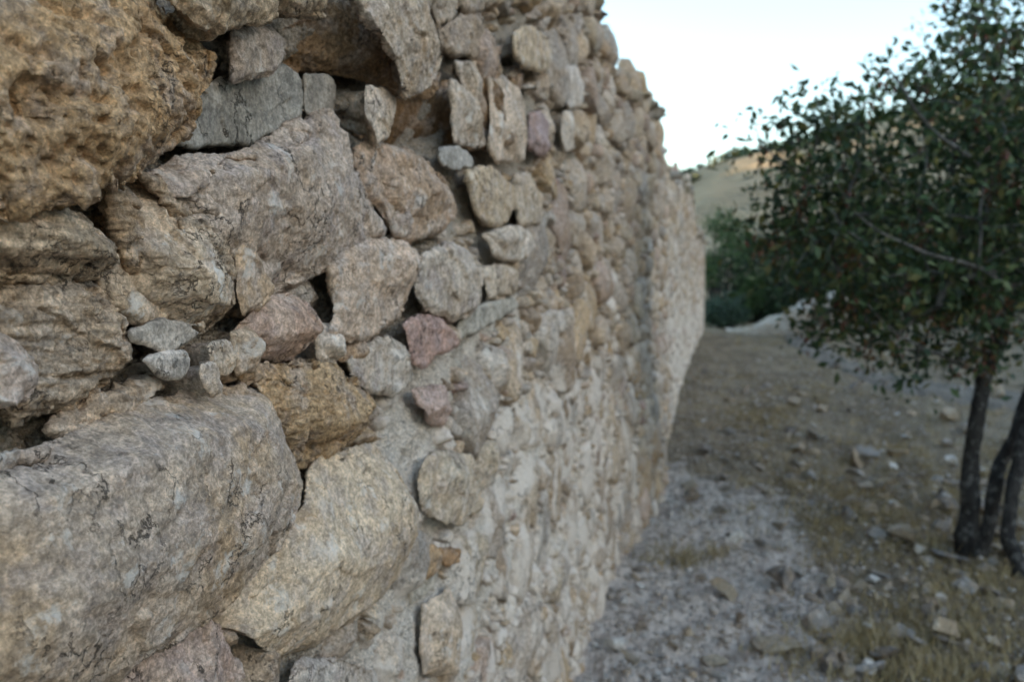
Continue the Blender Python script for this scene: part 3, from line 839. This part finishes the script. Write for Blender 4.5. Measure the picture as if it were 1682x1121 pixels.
# unseen ridge added on the right to keep the low sun off the wall
bx = np.linspace(24, 150, 70); by = np.linspace(-150, 84, 110)
BX, BY = np.meshgrid(bx, by, indexing='ij')
q = np.stack([BX.ravel(), BY.ravel(), 0 * BX.ravel()], 1)
BZ = -.3 + 21 * sst(26, 58, q[:, 0] - .10 * np.maximum(q[:, 1], 0)) + 1.0 * fbm(q * .08, 4) * sst(28, 40, q[:, 0])
tag(link_mesh('sun_block_ridge', np.stack([q[:, 0], q[:, 1], BZ], 1), grid_faces(70, 110)[:, ::-1], M['hill']), kind='structure')

# ------------------------------------------------------------------ foliage
def leaf_mat(name, spec=.35):
    k = NT(name)
    k.b.inputs['Roughness'].default_value = .55; k.b.inputs['Specular IOR Level'].default_value = spec
    c = k.mix(1.0, k.attr('tint'), k.ramp(k.noise(14, 3, .6), .3, .7, .8, 1.2), 'MULTIPLY')
    k.put(k.b.inputs['Base Color'], c)
    tr = k.n('BsdfTranslucent'); k.put(tr.inputs['Color'], c)
    mx = k.n('MixShader'); mx.inputs[0].default_value = .25
    k.t.links.new(k.b.outputs[0], mx.inputs[1]); k.t.links.new(tr.outputs[0], mx.inputs[2])
    k.t.links.new(mx.outputs[0], k.t.nodes['Material Output'].inputs[0])
    return k.m
M['leaf'] = leaf_mat('leaf')
def bark_mat(name, c1, c2):
    k = NT(name)
    c = k.mix(k.ramp(k.noise(1, 7, .65, vec=k.pos((40, 40, 9))), .35, .65), c1, c2)
    c = k.mix(k.math('MULTIPLY', k.ramp(k.noise(22, 6, .6), .53, .63), .6), c, (.17, .165, .16))
    return k.out(c, k.bump(k.noise(1, 7, .7, vec=k.pos((60, 60, 12))), 1.0, .02))
M['bark'] = bark_mat('bark', (.018, .016, .016), (.05, .046, .044))
M['twig'] = bark_mat('grey_twig_bark', (.07, .064, .06), (.19, .18, .17))

def leaf_mesh(C, size, tint, r, droop=.3, ratio=.48):
    """one small folded leaf per point; returns verts, faces, per-vertex tint"""
    n = len(C)
    ax = r.normal(size=(n, 3)); ax[:, 2] -= droop; ax /= np.linalg.norm(ax, axis=1)[:, None]
    up = r.normal(size=(n, 3)); up[:, 2] += .8
    sd = np.cross(ax, up); sd /= np.linalg.norm(sd, axis=1)[:, None] + 1e-9
    nr = np.cross(sd, ax)
    s = size * r.uniform(.6, 1.25, n)[:, None]
    tip = C + ax * s; mid = C + ax * s * .45
    wv = s * ratio * .5
    a = mid + sd * wv + nr * wv * .35; b = mid - sd * wv + nr * wv * .35
    V = np.stack([C, a, tip, b], 1).reshape(-1, 3)
    i = np.arange(n)[:, None] * 4
    F = np.concatenate([i + np.array([[0, 1, 2]]), i + np.array([[0, 2, 3]])], 0)
    return V, F, np.repeat(tint, 4, 0)
def tubes(segs, k=6):
    """list of (p0, p1, r0, r1) -> one mesh of tapered sleeves"""
    P0 = np.array([s[0] for s in segs]); P1 = np.array([s[1] for s in segs])
    R0 = np.array([s[2] for s in segs]); R1 = np.array([s[3] for s in segs])
    d = P1 - P0; d /= np.linalg.norm(d, axis=1)[:, None] + 1e-9
    u = np.cross(d, np.array([.31, .77, .12])); u /= np.linalg.norm(u, axis=1)[:, None]
    v = np.cross(d, u)
    a = np.linspace(0, 2 * pi, k, endpoint=False)
    ring = u[:, None] * np.cos(a)[None, :, None] + v[:, None] * np.sin(a)[None, :, None]
    V = np.concatenate([P0[:, None] + ring * R0[:, None, None], P1[:, None] + ring * R1[:, None, None]], 1).reshape(-1, 3)
    i = np.arange(len(segs))[:, None] * 2 * k; j = np.arange(k)[None]; jn = (j + 1) % k
    F = np.stack([i + j, i + jn, i + k + jn, i + k + j], -1).reshape(-1, 4)
    return V, F
def trunk_mesh(pts, radii, k=18, n=50, seed=0):
    pts = np.array(pts); t = np.linspace(0, len(pts) - 1, n)
    P = np.stack([np.interp(t, np.arange(len(pts)), pts[:, c]) for c in range(3)], 1)
    for _ in range(8): P[1:-1] = .5 * P[1:-1] + .25 * (P[:-2] + P[2:])
    P += .035 * np.stack([pn(np.stack([t * 1.1, t * 0 + seed, t * 0 + k_], 1)) for k_ in (1.3, 5.7, 9.1)], 1) * np.array([1, 1, .2]) * np.minimum(1, t)[:, None]
    rr = np.interp(t, np.arange(len(pts)), radii) * (1 + .55 * np.exp(-t * 3.2))
    d = np.gradient(P, axis=0); d /= np.linalg.norm(d, axis=1)[:, None]
    u = np.cross(d, [0, 1, 0]); u /= np.linalg.norm(u, axis=1)[:, None]; v = np.cross(d, u)
    a = np.linspace(0, 2 * pi, k, endpoint=False)
    ring = u[:, None] * np.cos(a)[None, :, None] + v[:, None] * np.sin(a)[None, :, None]
    V = P[:, None] + ring * rr[:, None, None]
    q = V.reshape(-1, 3)
    bumpy = 1 + .28 * fbm(q * np.array([16, 16, 5]) + seed, 4) + .16 * fbm(q * 5 + seed, 2)
    V = P[:, None] + ring * (rr[:, None] * bumpy.reshape(n, k))[..., None]
    V = V.reshape(-1, 3)
    i = np.arange(n - 1)[:, None] * k; j = np.arange(k)[None]; jn = (j + 1) % k
    F = np.stack([i + j, i + jn, i + k + jn, i + k + j], -1).reshape(-1, 4)
    return V, F, P

# -- the tree at the right
rt = np.random.default_rng(12)
base = on_ground(1592, 915); ty = base[1]
tree = empty('tree', base)
tag(tree, 'small dark leaved tree with several slim trunks growing beside the stony path', 'tree')
def TP(px, py, dy=0): return at_depth(px, py, ty + dy)
pm = FPX / 1.0
pw = lambda w: w * ty / FPX / 2 * .56
T1 = [TP(1590,925), TP(1586,860), TP(1592,780), TP(1606,700), TP(1622,620), TP(1645,545), TP(1660,460,.1), TP(1668,330,.2), TP(1672,180,.25)]
T2 = [TP(1602,930,-.05), TP(1614,880,-.03), TP(1632,800), TP(1668,710,.1), TP(1720,600,.2), TP(1770,470,.3), TP(1800,300,.4), TP(1810,120,.4)]
T3 = [TP(1692,1005,-.35), TP(1672,930,-.3), TP(1652,860,-.2), TP(1662,780,-.1), TP(1700,690,0), TP(1760,580,-.1), TP(1800,430,-.2), TP(1830,250,-.3)]
nodes = []                               # position, parent
nodes_p = []; nodes_par = []
for pts, rad_, sd_ in ((T1, [pw(60), pw(47), pw(42), pw(42), pw(38), pw(34), pw(24), pw(15), pw(6)], 1), (T2, [pw(44), pw(34), pw(34), pw(34), pw(30), pw(24), pw(16), pw(7)], 5), (T3, [pw(46), pw(36), pw(36), pw(36), pw(34), pw(26), pw(17), pw(8)], 9)):
    V, F, P = trunk_mesh(pts, rad_, seed=sd_)
    link_mesh('trunk', V, F, M['bark'], tree, origin=P[0])
    s0 = len(nodes_p)
    for i in range(0, len(P), 2):
        nodes_p.append(P[i]); nodes_par.append(-1)
ntrunk = len(nodes_p)
trunk_ok = np.array([p[2] > 1.15 for p in nodes_p])
# clusters: (px, py, dy, rx px, ry px, rdepth m, count)
CL = [(1560,330,0,190,130,.8,120),(1640,220,.1,120,120,.7,75),(1430,340,-.2,120,100,.6,66),(1320,310,-.3,90,90,.4,34),(1275,225,-.3,50,32,.25,11),(1270,380,-.3,50,40,.3,7),(1380,215,-.2,80,45,.3,18),
      (1620,60,.1,110,95,.5,64),(1530,140,0,80,70,.4,34),(1500,470,-.2,170,60,.6,70),(1620,500,0,100,80,.6,44),(1700,360,0,120,230,.8,70),(1830,230,.2,160,260,.9,60),(1860,500,.1,150,150,.7,30),(1690,-70,.1,170,90,.6,22),
      (1350,420,-.3,90,60,.4,20),(1570,590,-.1,70,35,.3,12),(1410,525,-.2,110,45,.4,26),(1290,410,-.3,80,60,.4,16),(1490,590,-.2,60,40,.3,9),(1440,140,-.1,45,50,.3,9),(1360,205,-.3,60,40,.3,10),(1430,560,-.2,30,25,.2,3)]
tg = []
for px, py, dy, rx, ry, rd, n in CL:
    for _ in range(int(n * .88)):
        v = rt.normal(size=3); v /= np.linalg.norm(v); v *= rt.random() ** (1 / 2.6)
        q = at_depth(px + v[0] * rx, py + v[1] * ry, ty + dy + v[2] * rd)
        tg.append(q)
tg = np.array(tg)
core_p = TP(1650, 480)
tg = tg[np.argsort(np.linalg.norm(tg - core_p, axis=1))]
segs = []
NP_ = [p for p in nodes_p]; PAR = list(nodes_par); okn = list(trunk_ok)
for q in tg:
    A = np.array(NP_); dd = np.linalg.norm(A - q, axis=1) + np.where(A[:, 2] > q[2] + .15, .25, 0)
    dd = np.where(np.array(okn), dd, 99)
    j = int(np.argmin(dd)); p = A[j]; L = dd[j]
    k = max(1, int(L / .14)); prev = j
    bend = rt.normal(size=3) * .12 * L
    for i in range(1, k + 1):
        s = i / k; pt = p * (1 - s) + q * s + bend * sin(s * pi) + np.array([0, 0, .10 * L * sin(s * pi)])
        NP_.append(pt); PAR.append(prev); okn.append(True); prev = len(NP_) - 1
NP_ = np.array(NP_); cnt = np.zeros(len(NP_))
for i in range(len(NP_) - 1, ntrunk - 1, -1):
    cnt[i] += 1
    if PAR[i] >= ntrunk: cnt[PAR[i]] += cnt[i]
limbs = {}; root = {}
for lim_pts in ([(1660,460,.1),(1620,441,-.35),(1560,428,-.6),(1470,395,-.8),(1400,350,-.9)],[(1668,330,.2),(1625,285,-.3),(1560,232,-.5),(1500,170,-.6),(1455,110,-.6)],[(1622,620,0),(1585,600,-.2),(1540,585,-.35),(1470,545,-.5),(1420,500,-.55)],[(1645,545,0),(1668,548,-.2),(1700,520,-.4)]):
    V, F, P = trunk_mesh([TP(*q) for q in lim_pts], np.linspace(.017, .004, len(lim_pts)), k=8, n=40, seed=lim_pts[0][0])
    link_mesh('branch', V, F, M['twig'], tree, origin=P[0])
def brad(i): return .0026 * max(cnt[i], 1) ** .42
for i in range(ntrunk, len(NP_)):
    pr = PAR[i]; r0 = brad(pr) if pr >= ntrunk else brad(i) * 1.15
    root[i] = root[pr] if pr >= ntrunk else pr
    limbs.setdefault(root[i], []).append((NP_[pr], NP_[i], min(r0, brad(i) * 1.5), brad(i)))
for rt_id, segs in limbs.items():
    V, F = tubes(segs, 5)
    link_mesh('branch', V, F, M['twig'], tree, origin=NP_[rt_id])
# leaves hang from the twigs around every cluster point
GREEN = np.array([(.036,.062,.024), (.048,.082,.030), (.030,.052,.026), (.060,.094,.034), (.040,.066,.040), (.085,.105,.045), (.11,.14,.06), (.12,.11,.035)])
lc, lt = [], []
for q in tg:
    sparse = (q[2] > 2.75) 
    n = int(rt.uniform(12, 26) * (.8 if sparse else 1.0))
    cc = q + rt.normal(size=(n, 3)) * np.array([.10, .10, .085])
    lc.append(cc); g = GREEN[rt.integers(0, len(GREEN), n)] * rt.uniform(.7, 1.3, (n, 1))
    lt.append(g)
C = np.concatenate(lc); T = np.concatenate(lt)
V, F, TT = leaf_mesh(C, .070, T, rt)
link_mesh('foliage', V, F, M['leaf'], tree, smooth=False, origin=base, attrs=dict(tint=TT))
# hanging reddish brown dry seed bunches
sel = tg[rt.choice(len(tg), 210, replace=False)]
C = np.concatenate([q + np.array([0, 0, -.05]) + rt.normal(size=(14, 3)) * np.array([.03, .03, .05]) for q in sel])
T = np.array([(.16, .045, .03), (.10, .05, .03), (.20, .10, .05)])[rt.integers(0, 3, len(C))]
V, F, TT = leaf_mesh(C, .045, T, rt, droop=1.6, ratio=.4)
link_mesh('seed_bunches', V, F, M['leaf'], tree, smooth=False, origin=base, attrs=dict(tint=TT))

# -- shrubs beyond the end of the wall
def shrub(px, pbase, ptop, y, wpx, label, n, seed, green, size=.085):
    r = np.random.default_rng(seed)
    b = at_depth(px, pbase, y); b[2] = float(ground_full([b[0]], [b[1]])[0]); t = at_depth(px, ptop, y)
    h = t[2] - b[2]; hw = wpx * y / FPX * 1.35
    root = empty('shrub', b); tag(root, label, 'shrub', 'shrubs beyond the end of the wall')
    nb = 44
    n = int(n * 1.7); size = size * 1.25
    lob = []
    for _ in range(nb):
        v = r.normal(size=3); v /= np.linalg.norm(v); v[2] = v[2] * .5
        lob.append((b + np.array([v[0] * hw * .75, v[1] * hw * .7, h * (.48 + v[2] * .85)]), r.uniform(.2, .36) * hw))
    cs = []
    for c, rr in lob:
        m = n // nb; v = r.normal(size=(m, 3)); v /= np.linalg.norm(v, axis=1)[:, None]
        cs.append(c + v * rr * (r.random((m, 1)) ** .45) * np.array([1, 1, 1.15]))
    C = np.concatenate(cs); C = C[C[:, 2] > b[2] + .05]
    T = np.array(green) * r.uniform(.6, 1.5, (len(C), 1)) * np.array([1, 1, 1]) 
    V, F, TT = leaf_mesh(C, size, T, r)
    link_mesh('foliage', V, F, M['leaf'], root, smooth=False, origin=b, attrs=dict(tint=TT))
    sg = []
    for c, rr in lob:
        m = b + (c - b) * .5 + r.normal(size=3) * .1 * hw
        sg += [(b + r.normal(size=3) * np.array([.08, .08, 0]), m, .035, .022), (m, c, .022, .008)]
    V, F = tubes(sg, 6)
    link_mesh('stems', V, F, M['bark'], root, origin=b)
G1, G2, G3 = (.045, .085, .028), (.034, .062, .030), (.040, .068, .040)
shrub(1178, 545, 352, 23, 62, 'bright green tall shrub closest to the end of the wall', 5200, 1, G1)
shrub(1250, 545, 385, 24, 70, 'dark green shrub behind the left end of the pale rock ledge', 5200, 2, G2)
shrub(1345, 520, 372, 25, 80, 'grey green shrub behind the middle of the pale rock ledge', 5200, 3, G3)
shrub(1440, 500, 345, 24, 85, 'dark shrub behind the left side of the tree crown', 5200, 4, G2)
shrub(1555, 520, 330, 23, 90, 'dark shrub behind the middle of the tree crown', 5200, 5, G2)
shrub(1675, 540, 330, 22, 95, 'dark shrub behind the tree at the right edge of view', 5200, 6, G3)
shrub(1192, 548, 480, 20.5, 28, 'low blue green bush at the foot of the wall end', 1800, 7, (.045, .078, .055), .06)
shrub(1800, 560, 330, 21, 95, 'dark shrub just right of the view', 4000, 8, G2) if False else None

# -- scrub scattered over the hill
rh = np.random.default_rng(31)
cs, tints = [], []
tries = 0
nsc = 0
while nsc < 900 and tries < 9000:
    tries += 1
    x = rh.uniform(-10, 70); y = rh.uniform(45, 97)
    z = float(hill_z(np.array([x]), np.array([y]))[0])
    f = sst(74, 92, y)
    if rh.random() > .03 + .97 * sst(86, 94, y) + .45 * sst(14, 24, x): continue
    rr = rh.uniform(.25, .75) * (1 + .4 * f)
    m = 70
    v = rh.normal(size=(m, 3)); v /= np.linalg.norm(v, axis=1)[:, None]
    cs.append(np.array([x, y, z + rr * .35]) + v * rr * rh.random((m, 1)) ** .4 * np.array([1, 1, .75]))
    tints.append(np.tile(np.array(G2 if rh.random() < .6 else (.075, .085, .04)) * rh.uniform(.8, 1.5), (m, 1)) * rh.uniform(.7, 1.3, (m, 1)))
    nsc += 1
V, F, TT = leaf_mesh(np.concatenate(cs), .42, np.concatenate(tints), rh, ratio=.7)
o = link_mesh('hill_scrub', V, F, M['leaf'], smooth=False, attrs=dict(tint=TT))
tag(o, 'dark low scrub covering the upper part of the dry hill', 'scrub', kind='stuff')

# ------------------------------------------------------------------ pale rock ledge
def ledge(pts, y, thick, label, seed):
    r = np.random.default_rng(seed)
    P = np.array([at_depth(px, py, yy) for (px, py), yy in zip(pts, y)])
    n = 90; t = np.linspace(0, len(P) - 1, n)
    L = np.stack([np.interp(t, np.arange(len(P)), P[:, c]) for c in range(3)], 1)
    k = 26; a = np.linspace(0, 2 * pi, k, endpoint=False)
    wd = np.interp(t, [0, .4, len(P) - 1.4, len(P) - 1], [.25, 1, 1, .4])
    sq = lambda v: np.sign(v) * np.abs(v) ** .5
    V = L[:, None] + np.stack([0 * a[None] + 0 * wd[:, None], sq(np.cos(a))[None] * .55 * wd[:, None], (sq(np.sin(a))[None] - 1) * thick * wd[:, None]], -1)
    V = V.reshape(-1, 3)
    V += np.stack([fbm(V * 1.6 + 3, 3), fbm(V * 1.6 + 33, 3), fbm(V * 2.2 + 63, 4)], 1) * np.array([.12, .15, .10])
    i = np.arange(n - 1)[:, None] * k; j = np.arange(k)[None]; jn = (j + 1) % k
    F = np.stack([i + j, i + jn, i + k + jn, i + k + j], -1).reshape(-1, 4)
    b = P.mean(0); b[2] = V[:, 2].min()
    o = link_mesh('rock_ledge', V, F, M['pale'], origin=b, attrs=dict(tint=np.tile((.44, .39, .33), (len(V), 1)), lime=np.zeros(len(V))))
    tag(o, label, 'rock', 'pale rock ledges above the path')
ledge([(1195,543),(1260,526),(1300,509),(1340,487)], [19, 18.6, 18, 17.4], .42, 'long pale slanting rock ledge beside the end of the wall', 1)
ledge([(1346,491),(1365,483),(1390,476)], [17.2, 17, 16.8], .40, 'short pale rock at the upper end of the long ledge', 2)

# ------------------------------------------------------------------ loose stones, gravel, dry grass
def rockstone_mat():
    return stone_mat('field_stone', (.30, .22, .14), .5, (.30, .29, .29), .5, .25, .4, 1.2, .2)
M['field'] = rockstone_mat()
rk = np.random.default_rng(77)
protos = []
for k in range(7):
    V = rock_verts(rk, 15, .05)
    for nm, col in (('grey', (.27, .25, .235)), ('tan', (.33, .275, .21)), ('pale', (.58, .56, .54)), ('dark', (.135, .125, .12))):
        me = bpy.data.meshes.new('loose_stone')
        me.from_pydata(V.tolist(), [], IF.tolist())
        a = me.color_attributes.new('tint', 'FLOAT_COLOR', 'POINT')
        a.data.foreach_set('color', np.tile(np.array([*col, 1], np.float32), len(V)))
        me.attributes.new('lime', 'FLOAT', 'POINT')
        me.materials.append(M['field'])
        protos.append((nm, me))
def put_rock(p, size, tone, label, group=None, flat=1.0):
    c = [m for n_, m in protos if n_ == tone]
    o = bpy.data.objects.new('loose_stone', c[rk.integers(0, len(c))]); COL.objects.link(o)
    o.location = (p[0], p[1], p[2] + size * .30 * flat); o.scale = (size, size, size * flat)
    o.rotation_euler = (rk.uniform(-.2, .2), rk.uniform(-.2, .2), rk.uniform(0, 6.28))
    tag(o, label, 'stone', group)
    return o
SPEC = [(1560,765,38,'pale','round white stone left of the slim tree trunks',1.1),
        (1615,905,66,'pale','white stone between the feet of the tree trunks',.8),
        (1287,872,56,'tan','flat tan stone with pale top on the gravel strip',.9),
        (1287,962,84,'dark','dark slanting stone in the middle of the gravel',.9),
        (1255,1065,130,'tan','largest flat pinkish tan stone at the bottom of the path side',.6),
        (1375,1008,66,'tan','brown stone right of the dark slanting stone',.8),
        (1392,1100,100,'dark','large dark grey stone at the bottom edge',.8),
        (1428,1112,44,'pale','pale upright stone beside the large dark one at the bottom',1.5),
        (1470,1030,70,'tan','long tan stone above the bottom right grass',.6),
        (1545,1062,66,'dark','dark rounded stone in the bottom right dry grass',.9),
        (1168,712,46,'tan','brown angular stone near the far foot of the wall',1.1),
        (1243,668,24,'pale','white leaning stone beyond the yellow grass patch',1.5),
        (1406,636,40,'pale','pale flat stone on the lower edge of the path',.5),
        (1160,745,46,'dark','dark stone at the foot of the far wall',.8),
        (1188,790,54,'dark','dark flat stone nearest the dark recess of the wall',.6),
        (1262,640,40,'grey','grey stone left of the path bend',.8),
        (1335,720,40,'grey','grey stone in the middle of the rubble strewn slope',.9),
        (1485,720,36,'pale','pale stone up the slope left of the white round stone',.8),
        (1440,890,60,'grey','grey stone left of the tree foot',.8),
        (1640,1100,80,'tan','tan stone at the lower right corner',.7)]
for px, py, wpx, tone, lab, fl in SPEC:
    p = on_ground(px, py)
    dist = np.linalg.norm(p - CP)
    put_rock(p, wpx * dist / FPX / 2, tone, lab, flat=fl)
nr_ = 0
while nr_ < 270:
    px, py = rk.uniform(1000, 1682), 560 + 561 * rk.random() ** .8
    p = on_ground(px, py)
    if p[0] < float(wall_x(p[1])) + .12 or p[1] > 19: continue
    pal_zone = p[0] < .9
    if pal_zone and rk.random() < .5: continue
    d_ = np.linalg.norm(p - CP)
    s = rk.uniform(.03, .10) * (1.0 if d_ < 6 else 1.35) * (1.7 if rk.random() < .15 else 1)
    tone = rk.choice(['grey', 'tan', 'dark', 'pale'], p=[.4, .3, .2, .1])
    put_rock(p, s, tone, f'small loose {tone} stone lying among gravel and dry grass', f'small loose {tone} stones', rk.uniform(.7, 1.1))
    nr_ += 1
# gravel
VV, FF, TT = [], [], []; off = 0
g0 = np.array([(1,0,0),(-1,0,0),(0,1,0),(0,-1,0),(0,0,1),(0,0,-1)], float)
gf = np.array([(0,2,4),(2,1,4),(1,3,4),(3,0,4),(2,0,5),(1,2,5),(3,1,5),(0,3,5)])
n = 22000
yy = rk.uniform(2.2, 15, n) ; yy = 2.0 + (yy - 2.2) * rk.random(n) ** .8
xx = wall_x(yy) + .02 + np.abs(rk.normal(0, 1, n)) * (.25 + .13 * yy)
mk = rk.random(n) < .45; xx[mk] = wall_x(yy[mk]) + rk.random(mk.sum()) * (1.0 + .28 * yy[mk])
zz = ground_full(xx, yy)
sz_ = rk.uniform(.004, .014, n) * (1 + 1.2 * (rk.random(n) < .06)) * .72 * (1 + .06 * yy)
sh = g0[None] * (rk.uniform(.6, 1.3, (n, 6, 1))) * sz_[:, None, None] * np.array([1, 1, .7])
an = rk.uniform(0, 6.28, n)
X = sh[:, :, 0] * np.cos(an)[:, None] - sh[:, :, 1] * np.sin(an)[:, None]; Y = sh[:, :, 0] * np.sin(an)[:, None] + sh[:, :, 1] * np.cos(an)[:, None]
V = np.stack([X + xx[:, None], Y + yy[:, None], sh[:, :, 2] + zz[:, None] + .006], -1).reshape(-1, 3)
F = (np.arange(n)[:, None, None] * 6 + gf[None]).reshape(-1, 3)
gc = np.array([(.50,.46,.43), (.60,.56,.53), (.40,.36,.33), (.42,.34,.27), (.20,.17,.15)])[rk.choice(5, n, p=[.3,.25,.2,.15,.1])]
o = link_mesh('gravel', V, F, M['field'], smooth=False, attrs=dict(tint=np.repeat(gc, 6, 0), lime=np.zeros(len(V))))
tag(o, 'pale loose gravel and mortar crumbs along the foot of the wall', 'gravel', kind='stuff')
# dry grass
def grass_mat():
    k = NT('dry_grass'); return k.out(k.attr('tint'))
M['grass'] = grass_mat()
bl, bt = [], []
ncl = 0
PATCH = [(1250,690,70,26,90),(1140,912,60,14,40),(1430,1060,150,60,120),(1560,1090,120,50,100),(1400,860,140,60,130),(1560,860,120,60,110),(1500,740,160,50,120),(1320,640,120,30,70),(1260,560,60,12,40),(1480,590,110,16,60),(1640,800,60,90,70),(1600,980,90,60,90),(1320,790,90,40,60)]
for px, py, rx, ry, nn in PATCH:
    for _ in range(nn):
        a = rk.normal(0, .6, 2); q = on_ground(px + a[0] * rx, min(1180, max(552, py + a[1] * ry)))
        if q[0] < float(wall_x(q[1])) + .1: continue
        if rk.random() < .25: continue
        m = rk.integers(10, 26); hh = rk.uniform(.03, .11)
        bp = q + rk.normal(size=(m, 3)) * np.array([.05, .05, 0])
        lean = rk.normal(size=(m, 3)) * .55; lean[:, 2] = 1; hb = hh * rk.uniform(.5, 1.2, (m, 1))
        tip = bp + lean * hb
        sdv = rk.normal(size=(m, 3)); sdv[:, 2] = 0; sdv *= .0035 / (np.linalg.norm(sdv, axis=1)[:, None] + 1e-6)
        bl.append(np.stack([bp - sdv, bp + sdv, tip], 1))
        c = np.array([(.42,.32,.17), (.34,.26,.14), (.30,.235,.12), (.50,.40,.25)])[rk.integers(0, 4, m)] * rk.uniform(.65, 1.0, (m, 1))
        bt.append(c)
B = np.concatenate(bl); T = np.repeat(np.concatenate(bt), 3, 0)
F = np.arange(len(B) * 3).reshape(-1, 3)
o = link_mesh('dry_grass', B.reshape(-1, 3), F, M['grass'], smooth=False, attrs=dict(tint=T))
tag(o, 'short dry straw coloured grass in patches over the stony slope', 'grass', kind='stuff')
